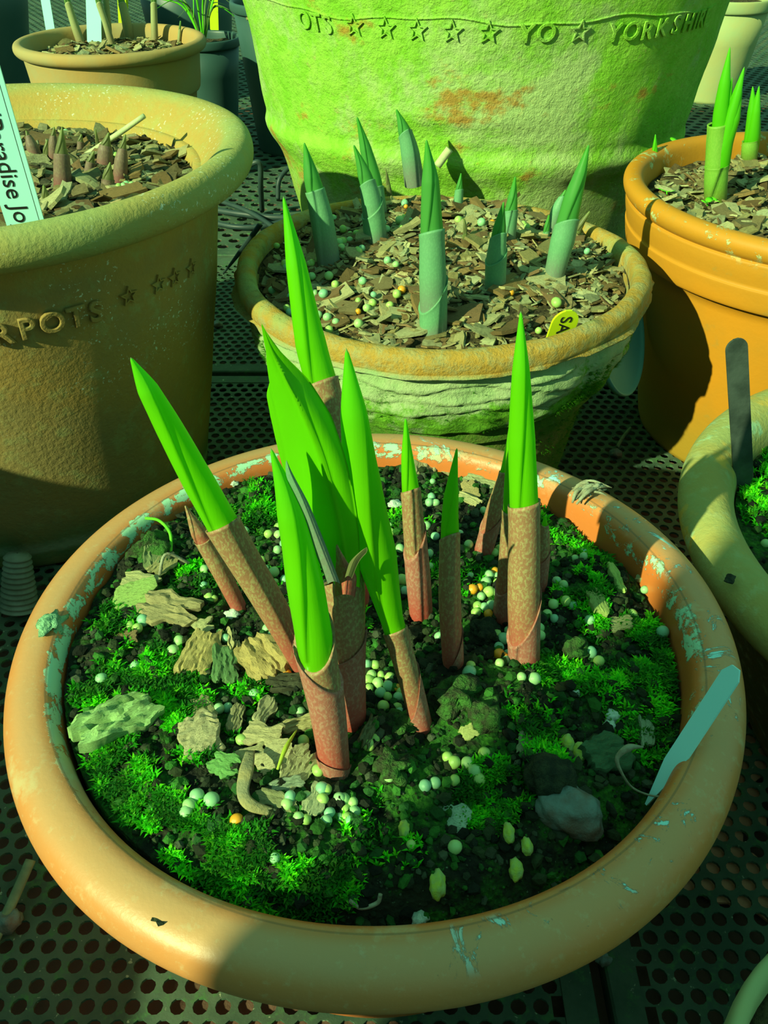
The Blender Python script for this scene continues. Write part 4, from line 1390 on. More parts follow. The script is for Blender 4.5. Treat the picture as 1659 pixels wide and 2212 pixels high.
def shoot(pxs, wpx, hf, label, mats, bound=.5, lean=0.0, ring=.18, group=None, name='plant_shoot', z0=.15, seam=.15, twist=1.6, cut=.05, ring2=0, seed=0, sink=.004, cat='plant shoot', cdir=-1.2, hood=None):
    base = on(pxs[0], hf, z0) - Vector((0, 0, sink))
    top = on(pxs[0], hf, z0)
    pts = [base] + spine3(pxs, top.y, lean, top)[1:]
    d = depth(top)
    radii = [w / 2 * d / F for w in wpx]
    root = empty(name, (top.x, top.y, top.z - sink))
    tag(root, label, cat, group)
    off = root.location.copy()
    pts = [q - off for q in pts]
    mb, ms = mats
    r = random.Random(seed)
    if bound < 1:
        rolled('blade', pts, radii, max(0, bound - .12), 1.0, mb, root, 60, 26, twist=twist, seam=seam, phase=-pi / 2 - twist * (.35 + .3 * r.random()))
    if bound > 0:
        rolled('sheath', pts, radii, 0.0, bound, ms, root, 40, 26, seam=.1, twist=.5, tip=False, top_cut=cut, cut_dir=cdir, grow=1.10, phase=r.random() * 6)
        if ring:
            rolled('basal_sheath', pts, radii, 0.0, ring, MS_base if ms is MS_f else ms, root, 16, 26, seam=.1, twist=.3, tip=False, top_cut=.07, cut_dir=cdir + 1.6, grow=1.19, phase=r.random() * 6)
        if ring2:
            rolled('basal_sheath', pts, radii, 0.0, ring2, MS_base if ms is MS_f else ms, root, 16, 26, seam=.1, twist=.3, tip=False, top_cut=.03, cut_dir=cdir + 2.6, grow=1.27, phase=r.random() * 6)
    return root

FM = (MB_f, MS_f)
shoot([(665, 1440), (592, 1318), (497, 1160), (430, 1040), (370, 930), (320, 840), (282, 772)], [44, 56, 60, 55, 46, 34, 3], h_main, 'bright green shoot leaning far left with a brown speckled sheath', FM, .37, ring=.0, seed=1, cut=.02, lean=-.012)
shoot([(522, 1312), (470, 1220), (430, 1150), (400, 1092)], [30, 36, 32, 3], h_main, 'short purple-brown closed shoot beside the left-leaning one', (MS_f, MS_f), .6, ring=0, seed=2, cut=.0)
shoot([(724, 1658), (708, 1540), (684, 1410), (660, 1260), (630, 1110), (585, 968)], [54, 62, 70, 66, 48, 3], h_main, 'front shoot standing nearest, red ringed base and narrow green blade', FM, .44, ring=.36, ring2=.05, seed=3, cut=.06, cdir=1.3, lean=.0)
shoot([(915, 1566), (882, 1460), (846, 1335), (815, 1200), (785, 1050), (765, 890), (748, 752)], [40, 42, 44, 72, 64, 42, 3], h_main, 'plump green shoot rising right of the unfurling leaf', FM, .30, ring=.12, seed=4, cut=.02, twist=2.6, lean=-.008)
shoot([(912, 1330), (903, 1240), (895, 1150), (888, 1066), (880, 985), (876, 903)], [42, 44, 40, 35, 22, 3], h_main, 'dark shaded slim shoot at the back with green point', FM, .62, ring=.36, seed=5, cut=.03)
shoot([(980, 1430), (972, 1300), (972, 1172), (975, 1075), (987, 968)], [40, 42, 36, 28, 3], h_main, 'slim curved shoot with flared purple collar in the middle', FM, .53, ring=.08, seed=6, cut=.05)
shoot([(1135, 1428), (1131, 1300), (1132, 1112), (1128, 950), (1126, 800), (1125, 672)], [56, 60, 54, 48, 30, 3], h_main, 'tallest straight shoot on the right with pinkish-tan sheath', FM, .43, ring=.16, seed=7, cut=.015, lean=.004)
shoot([(1092, 1328), (1102, 1215), (1108, 1110), (1112, 1000), (1116, 900)], [46, 44, 40, 34, 3], h_main, 'tan-sheathed shoot half hidden behind the tallest one', FM, .53, ring=.2, seed=8, cut=.0)
shoot([(1042, 1188), (1070, 1098), (1096, 1018), (1112, 920), (1122, 800)], [34, 34, 28, 22, 3], h_main, 'dark purple shoot slanting right behind the tallest one', FM, .50, ring=.2, seed=9, cut=.02)
shoot([(1168, 1272), (1172, 1200), (1176, 1150), (1178, 1114)], [24, 27, 20, 3], h_main, 'little brown budding shoot right of the tallest one', (MB_f, MS_f), .82, ring=.35, seed=10, cut=.0)
shoot([(770, 1300), (752, 1080), (705, 870), (672, 740), (640, 570), (612, 424)], [52, 56, 58, 54, 34, 3], h_main, 'tall shoot behind the unfurling leaf reaching over the middle pot rim', FM, .46, ring=0, seed=11, cut=.03, lean=.010, twist=1.5)

# unfurling leaf
q = on((757, 1552), h_main)
root = empty('plant_shoot', (q.x, q.y, q.z - .004))
tag(root, 'shoot with the single broad unfurling green leaf', 'plant shoot')
off = root.location.copy()
YB = q.y
dq = depth(q)
stem_pts = [q - Vector((0, 0, .004)) - off] + [at_y(p, YB) - off for p in ((748, 1440), (744, 1340), (742, 1250), (738, 1180), (730, 1080))]
wr = [w / 2 * dq / F for w in (62, 72, 80, 78, 56, 30)]
rolled('stem', stem_pts, wr, 0, .62, MS_f, root, 40, 26, seam=.1, tip=False, twist=.4, top_cut=.08, cut_dir=-.8)
rolled('basal_sheath', stem_pts, wr, 0, .30, MS_base, root, 24, 26, seam=.1, tip=False, twist=.3, top_cut=.05, cut_dir=.4, grow=1.08)
def leaf(name, centre, wl, wr_, material, parent, fold=.6, yb=YB, dy=0.0, n=50, m=17, wav=0.0, thick=.0005):
    """centre: px spine; wl / wr: px reach to the left and right of it; folded forward along the spine"""
    C = catmull([Vector((p[0], p[1], 0)) for p in centre], n)
    V, Fc, T = [], [], []
    for side_ in (0, 1):
        for i, c in enumerate(C):
            u = i / (n - 1)
            l, r = lerp_list(wl, u), lerp_list(wr_, u)
            for j in range(m):
                v = j / (m - 1) * 2 - 1
                xx = c.x + (v * l if v < 0 else v * r)
                d0 = dq / F
                w = (l if v < 0 else r) * d0
                yy = yb + dy * u - fold * w * (v * v) * .5 + wav * w * sin(u * 9 + v * 2.5) * .1 + (thick if side_ else 0) - .12 * w * (1 - abs(v)) * (1 if abs(v) < .12 else 0)
                P_ = at_y((xx, c.y - 6 * (1 - v * v)), yy)
                V.append(P_ - off)
                T.append(.1 + .5 * u)
    k0 = n * m
    for s in (0, 1):
        for i in range(n - 1):
            for j in range(m - 1):
                a = s * k0 + i * m + j
                fc = (a, a + 1, a + m + 1, a + m)
                Fc.append(fc if s == 0 else fc[::-1])
    for i in range(n - 1):
        for j in (0, m - 1):
            a = i * m + j
            Fc.append((a, a + m, k0 + a + m, k0 + a))
    return mk(name, V, Fc, material, parent, attrs={'t': T})
leaf('leaf', [(752, 1270), (735, 1150), (700, 1010), (655, 900), (615, 820), (585, 760), (566, 705)], [26, 70, 82, 58, 34, 10, 1], [26, 40, 52, 62, 52, 22, 1], MB_f, root, fold=-.7, wav=.8, dy=-.006, yb=YB - .010)
leaf('leaf', [(768, 1262), (757, 1160), (742, 1060), (722, 980), (700, 930)], [22, 30, 34, 28, 3], [10, 14, 14, 8, 1], MB_f, root, fold=-.5, yb=YB - .006, wav=.4)
leaf('leaf', [(650, 1130), (632, 1040), (612, 960), (600, 900), (588, 855), (584, 830)], [12, 14, 14, 16, 12, 3], [40, 40, 36, 30, 20, 4], MB_f, root, fold=-.8, yb=YB - .005, wav=.6)
leaf('young_leaf', [(722, 1262), (690, 1180), (655, 1090), (628, 1030), (619, 1000)], [14, 15, 14, 9, 2], [14, 15, 13, 8, 2], MS_m, root, fold=-1.0, yb=YB - .020)
leaf('sheath_flap', [(745, 1290), (748, 1245), (738, 1210), (728, 1182)], [22, 26, 12, 3], [22, 22, 10, 3], MS_f, root, fold=-1.2, yb=YB - .016)
leaf('sheath_flap', [(752, 1250), (765, 1215), (783, 1195), (792, 1188)], [8, 10, 8, 2], [8, 10, 8, 2], MB_l, root, fold=-1.0, yb=YB - .018)

# middle pot shoots
MM = (MB_m, MS_m)
def mshoot(pxs, w, label, **k):
    return shoot(pxs, w, h_mid, label, k.pop('mats', MM), z0=.165, name='plant_shoot', **k)
mshoot([(712, 566), (695, 472), (673, 380), (657, 308)], [46, 44, 32, 3], 'blue-green shoot at the left of the middle pot, sheath ending halfway', bound=.55, ring=.0, seed=21, cut=.02)
mshoot([(812, 518), (803, 440), (787, 375), (764, 313)], [42, 40, 28, 3], 'front one of the paired blue-green shoots at the back left of the middle pot', bound=.55, ring=.30, seed=22, cut=.06)
mshoot([(820, 462), (808, 390), (790, 320), (771, 252)], [34, 32, 24, 3], 'rear taller one of the paired shoots in the middle pot', bound=.25, ring=0, seed=23)
mshoot([(896, 388), (886, 330), (873, 280), (856, 236)], [40, 36, 26, 3], 'blue-green shoot at the very back of the middle pot against the big pot', bound=.6, ring=0, seed=24, cut=.08)
mshoot([(937, 712), (935, 600), (933, 500), (930, 390), (921, 301)], [50, 52, 46, 34, 3], 'tallest and nearest blue-green shoot in the middle pot', bound=.50, ring=.18, seed=25, cut=.03)
mshoot([(1070, 622), (1072, 555), (1080, 490), (1088, 436)], [38, 38, 26, 3], 'shaded dark green shoot right of the tallest in the middle pot', bound=.55, ring=.35, seed=26, cut=.08)
mshoot([(1096, 520), (1103, 465), (1108, 425), (1113, 381)], [30, 28, 20, 3], 'slimmer shoot rising behind the shaded dark green one', bound=.4, ring=0, seed=27)
mshoot([(1193, 602), (1215, 520), (1238, 430), (1256, 370), (1272, 312)], [36, 46, 38, 24, 3], 'blue-green shoot leaning right near the right rim of the middle pot', bound=.35, ring=0, seed=28, cut=.05)
mshoot([(1188, 500), (1205, 450), (1222, 410)], [26, 24, 3], 'short grey-purple shoot tucked behind the right-leaning one', bound=.8, ring=0, seed=29)
mshoot([(988, 448), (992, 410), (996, 374)], [22, 16, 2], 'tiny pointed shoot right of the tallest at the back of the middle pot', bound=.5, ring=0, seed=30)
mshoot([(842, 412), (837, 388), (833, 362)], [11, 8, 1], 'tiny yellow-green point beside the paired shoots', mats=(MB_l, MB_l), bound=.3, ring=0, seed=31)
mshoot([(1236, 514), (1255, 485), (1274, 456)], [18, 14, 3], 'pale stubby shoot at the right rim of the middle pot', mats=(MB_l, MB_l), bound=.3, ring=0, seed=32)
mshoot([(1003, 522), (1005, 492), (1002, 470)], [10, 9, 2], 'tiny pale hooked shoot in the centre of the middle pot', mats=(MB_l, MB_l), bound=.3, ring=0, seed=33)
mshoot([(1178, 512), (1182, 488), (1186, 464)], [16, 12, 3], 'small green point left of the right-leaning shoot', bound=.3, ring=0, seed=34)

# left pot tips
LM = (MB_l, MS_l)
for i, (pxs, w, lab, b) in enumerate([
    ([(134, 402), (133, 340), (134, 274)], [30, 24, 2], 'tallest purple and green tip in the left pot', .55), ([(114, 352), (115, 310), (117, 274)], [17, 14, 2], 'slim purple tip left of the tallest in the left pot', .7),
    ([(100, 350), (101, 325), (102, 302)], [14, 12, 2], 'short green tip beside the white label in the left pot', .3), ([(224, 355), (228, 322), (235, 286)], [27, 22, 2], 'broad purple banded tip in front of the straw', .6),
    ([(256, 392), (262, 345), (271, 290)], [24, 20, 2], 'leaning purple tip at the right of the group in the left pot', .7), ([(188, 378), (196, 350), (203, 326)], [18, 14, 2], 'small grey tip below the straw', .5),
    ([(230, 408), (234, 380), (238, 350)], [24, 18, 2], 'short pale green tip nearest the rim in the left pot', .4), ([(80, 345), (68, 312), (56, 282)], [24, 18, 2], 'dark blunt tip half behind the white label', .8),
    ([(172, 322), (174, 306), (176, 290)], [12, 10, 2], 'tiny purple tip at the back of the left pot', .5), ([(377, 326), (377, 312), (377, 298)], [12, 8, 2], 'lone tiny tip at the far right of the left pot', .5),
    ([(102, 440), (98, 420), (94, 400)], [15, 12, 3], 'pale dried stub at the near side of the left pot', .3), ([(212, 332), (210, 305), (206, 278)], [7, 6, 2], 'thin pale spike behind the straw', .3)]):
    shoot(pxs, [a * 1.25 for a in w], h_left, lab, LM, b, ring=0, seed=50 + i, z0=.22, cut=.04)
M_straw = simple('straw', (.50, .56, .30), (.42, .50, .26), 200, .8, .2)
tag(tube('straw', [at_y((184, 336), .60), at_y((250, 293), .60), at_y((312, 250), .60)], .0018, M_straw, n=10, seg=8, taper=[.9, 1, .9]), 'pale dry straw slanting across the left pot', 'straw')
tag(tube('straw', [at_y((945, 358), .655), at_y((958, 340), .655), at_y((971, 322), .655)], .0030, M_straw, n=8, seg=8), 'cut white straw stub at the back of the middle pot', 'straw')

# orange pot shoots
OM = (MB_o, MS_o)
def oshoot(lab, foot, lst):
    top = on(foot, h_orange, .185)
    root = empty('plant_shoot', (top.x, top.y, top.z - .004))
    tag(root, lab, 'plant shoot')
    off = root.location.copy()
    for i, (nm, pxs, w, mat, u1, tip) in enumerate(lst):
        pts = [top - Vector((0, 0, .004)) - off] + [at_y(p, top.y - .003 * (i % 2)) - off for p in pxs]
        rolled(nm, pts, [a / 2 * depth(top) / F for a in w], 0, u1, mat, root, 40, 22, seam=.15, tip=tip, twist=1.2, phase=i * 2.0)
oshoot('tallest bright green shoot with three pointed blades in the orange pot', (1548, 432), [
    ('blade', [(1550, 350), (1556, 250), (1565, 180), (1577, 100)], [28, 30, 30, 22, 2], MB_o, 1, True),
    ('blade', [(1560, 350), (1575, 270), (1592, 205), (1608, 144)], [28, 32, 28, 18, 2], MB_o, 1, True),
    ('blade', [(1556, 330), (1570, 250), (1582, 166)], [24, 26, 18, 2], MB_o, 1, True),
    ('blade', [(1562, 330), (1585, 255), (1603, 196)], [24, 30, 24, 2], MB_o, 1, True),
    ('sheath', [(1547, 350), (1552, 240)], [44, 46, 36], MS_o, .88, False), ('basal_sheath', [(1547, 385), (1549, 340)], [46, 48, 46], MS_o, .8, False)])
oshoot('second bright shoot at the right of the orange pot', (1620, 348), [
    ('blade', [(1622, 300), (1625, 240), (1626, 186)], [24, 28, 20, 2], MB_o, 1, True), ('blade', [(1626, 300), (1633, 240), (1640, 185)], [24, 26, 18, 2], MB_o, 1, True),
    ('blade', [(1628, 300), (1634, 260), (1637, 236)], [26, 28, 18, 2], MB_o, 1, True), ('sheath', [(1619, 320), (1620, 300)], [32, 33, 30], MS_o, .9, False)])
shoot([(1414, 374), (1414, 335), (1416, 290)], [18, 15, 2], h_orange, 'short single green shoot at the left of the orange pot', OM, .5, ring=0, seed=70, z0=.185)

# seedlings
M_seed = simple('seedling_green', (.10, .62, .01), (.14, .66, .02), 100, .5, 0)
def seedling(px, lab):
    q = on((px[0], px[1] + 14), h_orange, .185)
    root = empty('seedling', q - Vector((0, 0, .001)))
    tag(root, lab, 'seedling', 'seedlings in the orange pot')
    top = at_y(px, q.y)
    if top.z < q.z + .003: top.z = q.z + .003
    tube('stem', [Vector((0, 0, 0)), (top - q) * .5 + Vector((.0005, 0, 0)), top - q + Vector((0, 0, .001))], .0005, M_seed, root, n=8, seg=6)
    for s in (-1, 1):
        V, Fc = [], []
        for z in (0, -.0004):
            V.append((s * .0032, 0, z))
            for k in range(12):
                a = 2 * pi * k / 12
                V.append((s * .0032 + .0030 * cos(a), .0024 * sin(a), z + .0008 * cos(a) * s))
        for k in range(12):
            k2 = (k + 1) % 12
            Fc += [(0, 1 + k, 1 + k2), (13, 14 + k2, 14 + k), (1 + k, 14 + k, 14 + k2, 1 + k2)]
        l = mk('leaf', V, Fc, M_seed, root, loc=top - q + Vector((0, 0, .0014)))
        l.rotation_euler = (.25, 0, px[0] * .7)
for px, lab in [((1462, 303), 'round-leaved seedling at the far left of the orange pot'), ((1478, 304), 'second round-leaved seedling near the far rim of the orange pot'), ((1504, 302), 'largest seedling at the far rim of the orange pot'),
                ((1524, 318), 'seedling just left of the tallest orange pot shoot'), ((1527, 434), 'left one of the seedlings by the near rim of the orange pot'), ((1546, 432), 'right one of the seedlings by the near rim of the orange pot'),
                ((1600, 300), 'seedling between the two orange pot shoots'), ((1440, 412), 'seedling inside the near left rim of the orange pot')]:
    seedling(px, lab)

# back pots: stems and grassy leaves
BM = (MB_b, MS_b)
for i, (pxs, w, lab) in enumerate([
    ([(176, 92), (160, 50), (145, 0), (130, -60)], [18, 15, 13, 10], 'pale stem left of the wide label in the brown back pot'), ([(242, 95), (228, 50), (212, 0), (200, -60)], [14, 12, 12, 10], 'green stem right of the wide label in the brown back pot'),
    ([(236, 92), (233, 40), (228, -10), (225, -60)], [12, 11, 10, 9], 'thin stem in the middle of the brown back pot'), ([(280, 84), (272, 40), (262, 0), (252, -60)], [20, 18, 14, 10], 'thick pale stem beside the yellow label'),
    ([(334, 90), (333, 45), (332, 0), (331, -50)], [14, 13, 12, 10], 'upright stem at the right of the brown back pot'), ([(385, 90), (388, 70), (390, 45)], [7, 6, 3], 'tiny stem at the right rim of the brown back pot')]):
    shoot(pxs, w, h_back, lab, BM, .6, ring=0, seed=80 + i, z0=.165, cut=.05)
def hz(z): return lambda x, y: z
shoot([(541, 34), (535, 0), (528, -60)], [18, 16, 10], hz(.193), 'single pale stem in the tall dark blue pot', BM, .6, ring=0, seed=90, z0=.19)
root = empty('grassy_plant', (SPC[0], SPC[1], .122))
tag(root, 'tuft of arching grassy leaves in the small black pot', 'plant')
for i in range(14):
    a = i * 2.4
    r = random.Random(i)
    L = .05 + .05 * r.random()
    tube('leaf', [Vector((0, 0, 0)), Vector((cos(a) * L * .4, sin(a) * L * .4, L * .9)), Vector((cos(a) * L * 1.1, sin(a) * L * 1.1, L * (1.2 - r.random() * .7)))], .0016, MB_b if i % 2 else M_seed, root, n=14, seg=6, taper=[.8, 1, .15], flat=.3)

# ------------------------------------------------------------------ plant labels
def label_stick(name, label, foot, tip, width, thick, material, point=.18, tiltv=None, back=0.0, round_top=True, flat_top=False):
    """thin plastic tag: pointed foot in the soil, rounded head; foot/tip are places, width in metres"""
    ax = tip - foot
    L = ax.length
    ax.normalize()
    view = tiltv if tiltv else Vector((0, -1, .3))
    s = ax.cross(view).normalized()
    nrm = s.cross(ax).normalized()
    out = [(0, -.10), (0, .10)]
    prof = [(0.0, .12), (point, 1.0)]
    prof += [(1 - width / L * .5, 1.0)] + ([(1 - width / L * .5 * (1 - sin(k * pi / 12)), cos(k * pi / 12)) for k in range(1, 6)] if round_top else []) + [(1.0, .25 if round_top else (1.0 if flat_top else .45))]
    V, Fc = [], []
    n = len(prof)
    for z in (-.5, .5):
        for u, w in prof:
            for sg in (-1, 1):
                V.append(ax * (u * L) + s * (sg * w * width / 2) + nrm * (z * thick))
    for i in range(n - 1):
        a = 2 * i
        Fc.append((a, a + 1, a + 3, a + 2)[::-1])
        b = 2 * n + a
        Fc.append((b, b + 1, b + 3, b + 2))
        Fc.append((a, a + 2, b + 2, b))
        Fc.append((a + 1, b + 1, b + 3, a + 3))
    Fc.append((0, 2 * n, 2 * n + 1, 1))
    Fc.append((2 * n - 2, 2 * n - 1, 4 * n - 1, 4 * n - 2))
    root = empty(name, foot)
    tag(root, label, 'label')
    mk('tag_body', V, Fc, material, root, smooth=False)
    return root, ax, s, nrm, L
M_white = simple('white_plastic', (.44, .94, .94), (.40, .92, .92), 12, .45, .1, .4)
M_dark = simple('grey_plastic', (.03, .045, .04), (.06, .085, .075), 60, .5, .3, .4)
M_yel = simple('yellow_plastic', (.58, .75, .012), (.52, .70, .012), 20, .4, .05, .4)
M_ink = simple('black_ink', (.01, .012, .012), (.015, .018, .015), 50, .6, 0)

# white label at the right of the front bowl, leaning on the rim and seen nearly edge-on
A = on((1400, 1738), h_main)
B = at_z((1590, 1442), .1800)
label_stick('plant_label', 'white plastic plant label leaning over the right rim of the front bowl', A + Vector((0, 0, .003)) + (B - A) * -.04, B, .0066, .0010, M_white, .3, tiltv=Vector((-.75, -.35, .6)), round_top=False)
# dark label in the right bowl
A = on((1612, 1055), h_bowl, .13)
B = at_y((1590, 732), A.y)
label_stick('plant_label', 'dark grey plant label standing in the wide bowl at the right edge', A - Vector((0, 0, .004)), B, .0100, .0012, M_dark, .12)
# labels in the brown back pot
for (fp, tp, w, mat, lab) in (((112, 84), (88, -60), .0130, M_white, 'narrow white label at the left of the brown back pot'), ((203, 92), (200, -60), .0205, M_white, 'wide white label in the brown back pot'),
                              ((268, 80), (262, -60), .0150, M_yel, 'bright yellow-green label in the brown back pot')):
    A = on(fp, h_back, .165)
    label_stick('plant_label', lab, A - Vector((0, 0, .004)), at_y(tp, A.y), w, .0012, mat, .04)
A = on((463, 66), hz(.125), .125)
label_stick('plant_label', 'yellow-green label standing in the small black pot', A - Vector((0, 0, .002)), at_y((460, -50), A.y), .0150, .0012, M_yel, .04)
# printed label in the left pot
A = on((62, 500), h_left, .22)
B = at_y((-62, 95), A.y - .012)
root, ax, s, nrm, L = label_stick('plant_label', 'white printed plant label with black name standing in the left pot', A - Vector((0, 0, .006)), B, .0195, .0012, M_white, .10, flat_top=True, round_top=False, tiltv=Vector((.15, -1, .35)))
me = text_mesh("'Paradise Joyce'", .0122, .0001)
# text runs down the tag
for v in me.vertices:
    u, w = v.co.x, v.co.y
    v.co = ax * (L - .030 - u) + s * (w - .0050) * 1.0 + nrm * (.0008 + v.co.z)
me.update()
t_ = ob('lettering', me, M_ink, root)
# thin fold line along the label
Vl = []
for u in (.06, .98):
    for w in (.0072, .0075):
        Vl.append(ax * (L * u) + s * w + nrm * .00066)
mk('fold_line', Vl, [(0, 1, 3, 2)], M_dark, root, smooth=False)
# yellow round-headed tag of the middle pot
A = on((1195, 752), h_mid, .165)
B = at_y((1228, 672), A.y - .006)
root, ax, s, nrm, L = label_stick('plant_label', 'yellow round-headed tag with black letters inside the near rim of the middle pot', A - Vector((0, 0, .006)), B + (B - A) * .02, .0165, .0013, M_yel, .22, tiltv=Vector((.35, -1, .55)))
me = text_mesh('SA', .0105, .0001)
for v in me.vertices:
    u, w = v.co.x, v.co.y
    v.co = ax * (L - .0035 - u) + s * (w - .0036) + nrm * (.0009 + v.co.z)
me.update()
ob('lettering', me, M_ink, root)

# ------------------------------------------------------------------ small things around the pots
# dry fibrous clump on the rim of the front bowl
root = empty('dry_clump', at_z((1268, 1062), .1535))
tag(root, 'grey-green dried fibrous clump hanging on the far right rim', 'dried plant')
off = root.location.copy()
for i in range(16):
    r = random.Random(200 + i)
    p0 = at_z((1235 + r.random() * 25, 1045 + r.random() * 45), .1535)
    p2 = at_z((1275 + r.random() * 48, 1045 + r.random() * 30), .1540 + r.random() * .002)
    p1 = (p0 + p2) / 2 + Vector((r.uniform(-.003, .003), r.uniform(-.003, .003), .001 + .0035 * r.random()))
    tube('fibre', [p0 - off, p1 - off, p2 - off], .0008, M_dry, root, n=12, seg=6, taper=[.6, 1.4, .5], flat=.6)
# crumbs stuck on rims
def flake(px, z, s, lab, seed, mat):
    q = at_z(px, z)
    V, Fc = chip_mesh(seed, 6, 4, .3, .25)
    o = mk('dirt_flake', [(v[0] * s, v[1] * s, v[2] * s * .5) for v in V], Fc, mat, smooth=False, loc=q)
    o.rotation_euler = (0, 0, 1.0)
    return tag(o, lab, 'dirt flake')
flake((358, 1972), .1512, .0075, 'dark dirt flake on the sunlit near rim', 401, M_clod)
flake((1577, 1250), .1440, .0060, 'black dirt flake on the rim of the wide right bowl', 402, M_clod)
flake((1560, 1530), .1480, .0050, 'dark crumb beside the white label on the right rim', 403, M_clod)
# lichen tuft on the left rim
lump('lichen_lump', (113, 1352), .0052, simple('lichen', (.32, .66, .36), (.22, .52, .30), 300, .9, 1.0, .2, .002), 'mint green lichen lump on the left rim of the front bowl', 'lichen', hf=lambda x, y: .1505, seed=77, sq=(.8, 1.3, .5), amp=.9, lift=.3)

# ribbed shell at the left edge
M_shell = simple('ribbed_shell', (.13, .17, .12), (.20, .26, .20), 60, .8, .3)
q = at_z((42, 1325), 0.0006)
lathe_pts = []
for i in range(60):
    u = i / 59
    r = .0115 * (1 - .35 * u) * sstep(0, .04, u + .02) + .0007 * sin(u * 2 * pi * 11)
    lathe_pts.append((max(.0005, r if i < 59 else .001), .003 + u * .038))
o = lathe('ribbed_cap', [(.0005, .003)] + lathe_pts + [(.0005, .0412)], M_shell, None, 48, 1, None, loc=q)
o.rotation_euler = (radians(-20), radians(6), 0)
tag(o, 'grey ribbed conical cap standing on the tray at the left edge', 'cap')
# straw leaning against the bowl, bottom left
M_str2 = simple('grey_straw', (.22, .30, .16), (.16, .22, .12), 120, .85, .3)
tag(tube('straw', [at_z((-12, 2030), .003), at_z((30, 1940), .008), at_z((66, 1858), .012)], .0026, M_str2, n=14, seg=8, flat=.5), 'grey flat straw lying on the tray at the lower left', 'straw')
tag(tube('straw', [at_z((1334, 965), .002), at_z((1345, 945), .003), at_z((1362, 925), .002)], .0014, M_str2, n=8, seg=6), 'short pale straw on the tray left of the orange pot', 'straw')
for i, (px, s, lab) in enumerate([((1302, 2075), .0032, 'green bead-like pebble in the tray gap at the lower right'), ((470, 705), .005, 'pale pebble on the tray right of the left pot'), ((20, 1995), .006, 'pale lump on the tray at the lower left edge'),
                                  ((1410, 1190), .004, 'small stone on the tray between the bowls'), ((1330, 985), .005, 'flat stone on the tray left of the orange pot')]):
    lump('pebble', px, s, M_stone, lab, 'pebble', hf=hz(.0008), seed=60 + i, lift=.8)
# teal saucer leaning behind the middle pot
M_teal = simple('teal_plastic', (.20, .55, .48), (.16, .48, .42), 10, .5, .1)
o = lathe('saucer', [(.0, -.0008, 1), (.047, -.0008, 1), (.050, .0), (.050, .004), (.0485, .004), (.047, .0012, 1), (.0, .0012)], M_teal, None, 64, 2, None)
o.location = (DC[0] + .130, DC[1] + .024, .112)
o.rotation_euler = (radians(68), 0, radians(62))
tag(o, 'teal plastic disc wedged behind the right side of the middle pot', 'saucer')

# black cables behind the left pot
M_cable = simple('black_cable', (.02, .045, .045), (.03, .06, .055), 40, .5, .1, .4)
for pts, r, lab in (([(455, 452, .004), (520, 462, .006), (600, 470, .006), (680, 468, .006)], .0042, 'thickest black cable lying behind the left pot'), ([(450, 478, .004), (510, 490, .005), (570, 488, .006), (640, 470, .012)], .0034, 'lower black cable lying behind the left pot'),
                    ([(470, 432, .010), (520, 450, .013), (560, 470, .012), (610, 505, .010)], .0030, 'black cable crossing diagonally over the others'),
                    ([(566, 455, .004), (563, 400, .050), (560, 352, .080), (530, 362, .074), (490, 385, .060), (455, 405, .050)], .0034, 'black wire bent into a hoop behind the left pot rim'),
                    ([(600, 430, .004), (605, 385, .030), (640, 350, .045), (665, 345, .045)], .0032, 'black wire hoop beside the big green pot')):
    tag(tube('cable', [at_z((p[0], p[1]), .0) .lerp(at_z((p[0], p[1]), p[2]), 1.0) for p in pts], r, M_cable, n=40, seg=8), lab, 'cable', 'black cables behind the left pot')
# dark narrow spike behind the left rim of the middle pot
tag(tube('dark_stake', [at_z((482, 592), .004), at_z((522, 540), .040), at_z((562, 485), .080)], .0030, M_cable, n=10, seg=8, taper=[.3, 1, 1], flat=.4), 'dark pointed stake beside the left rim of the middle pot', 'stake')

# ------------------------------------------------------------------ labels for the many look-alikes
FRONT = [('the foot of the nearest front shoot', (722, 1655)), ('the stem of the unfurling leaf', (755, 1540)), ('the foot of the plump shoot', (915, 1565)), ('the left-leaning speckled sheath', (560, 1270)),
         ('the short purple-brown shoot', (505, 1290)), ('the tan bark wedge', (432, 1420)), ('the forked bark strip', (368, 1324)), ('the large lichen slab', (230, 1580)), ('the hooked bark strip', (535, 1720)),
         ('the pale pointed chip', (682, 1732)), ('the slim shoot with flared collar', (980, 1420)), ('the foot of the dark shaded shoot', (912, 1320)), ('the foot of the tallest right shoot', (1135, 1420)),
         ('the half hidden tan shoot', (1092, 1320)), ('the slanting dark purple shoot', (1042, 1185)), ('the little brown bud', (1170, 1265)), ('the crumbly soil mound', (985, 1510)), ('the heart-shaped flake', (980, 1776)),
         ('the plank-like chip', (1340, 1352)), ('the tall chip on the far rim', (930, 992)), ('the layered brown bark', (568, 1430)), ('the blue-grey stone', (1230, 1755)), ('the chip heap', (600, 1640)), ('the flat rim strip', (1045, 1040))]
MIDDLE = [('the left blue-green shoot', (712, 560)), ('the paired shoots', (815, 510)), ('the rearmost shoot', (896, 385)), ('the tallest near shoot', (937, 705)), ('the shaded dark shoot', (1070, 618)), ('the right-leaning shoot', (1193, 600)),
          ('the tiny pointed back shoot', (990, 445)), ('the pale stub at the rim', (1240, 510)), ('the tiny hooked shoot', (1003, 520)), ('the yellow tag', (1210, 710)), ('the left end of the rim', (540, 590)), ('the right end of the rim', (1370, 600)),
          ('the front left of the rim', (690, 745)), ('the front of the rim', (1000, 760)), ('the front right of the rim', (1320, 690)), ('the back left of the rim', (650, 470)), ('the slim rear right shoot', (1098, 515))]
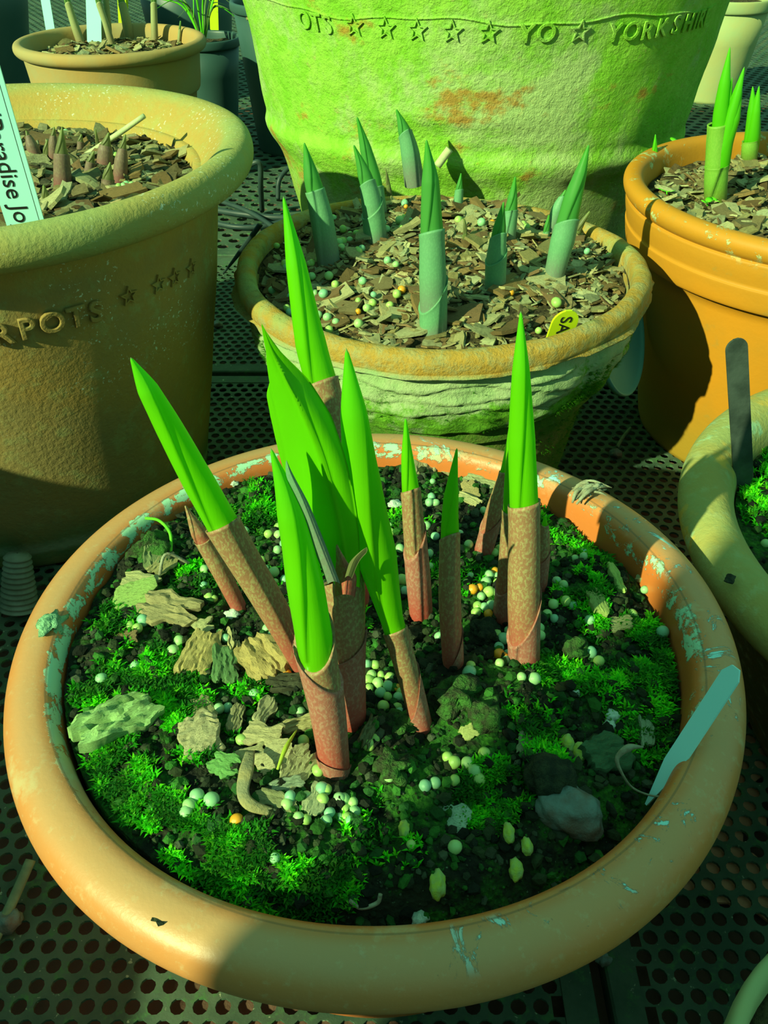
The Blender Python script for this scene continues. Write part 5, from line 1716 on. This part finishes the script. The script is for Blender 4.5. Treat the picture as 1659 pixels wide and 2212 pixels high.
LEFTP = [('the tallest purple tip', (134, 400)), ('the broad banded tip', (224, 350)), ('the leaning purple tip', (256, 390)), ('the lone far right tip', (377, 325)), ('the printed label', (60, 440)), ('the upper straw end', (312, 250)), ('the small grey tip', (188, 378)), ('the far rim of the left pot', (200, 235)), ('the right rim of the left pot', (410, 350)), ('the near rim of the left pot', (250, 440)), ('the top left of the left pot', (20, 240))]
ORANGEP = [('the three-bladed shoot', (1548, 430)), ('the second bright shoot', (1620, 345)), ('the short single shoot', (1414, 372)), ('the far rim seedlings', (1490, 304)), ('the near rim seedlings', (1535, 440)), ('the right edge of the photo', (1659, 440)), ('the far right of the orange rim', (1659, 300)), ('the left of the orange rim', (1362, 400)), ('the near orange rim', (1480, 480)), ('the far left of the orange rim', (1400, 330))]
BACKP = [('the wide white label', (203, 92)), ('the narrow white label', (112, 84)), ('the yellow label', (268, 80)), ('the upright right stem', (334, 90))]
name_by_landmark({'green fertiliser beads in the front bowl': FRONT, 'orange fertiliser beads in the front bowl': FRONT, 'pale fertiliser beads in the middle pot': MIDDLE, 'orange fertiliser beads in the middle pot': MIDDLE,
                  'bark chips in the middle mossy pot': MIDDLE, 'bark chips in the left pot': LEFTP, 'fertiliser beads in the left pot': LEFTP, 'bark chips in the orange pot': ORANGEP, 'bark chips in the brown back pot': BACKP})

# bright orange patches added under the right-hand tray, standing in for sunlit floor
M_sunlit_hole = simple('bright_crock', (.85, .40, .22), (.75, .36, .20), 40, .8, .3)
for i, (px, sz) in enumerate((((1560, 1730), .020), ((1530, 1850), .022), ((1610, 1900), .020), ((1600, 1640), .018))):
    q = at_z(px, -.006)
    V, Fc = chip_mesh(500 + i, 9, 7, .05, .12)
    o = mk('crock_shard', [(v[0] * sz * 2, v[1] * sz * 2.4, v[2] * sz * .8) for v in V], Fc, M_sunlit_hole, smooth=False, loc=(q.x, q.y, -.0062))
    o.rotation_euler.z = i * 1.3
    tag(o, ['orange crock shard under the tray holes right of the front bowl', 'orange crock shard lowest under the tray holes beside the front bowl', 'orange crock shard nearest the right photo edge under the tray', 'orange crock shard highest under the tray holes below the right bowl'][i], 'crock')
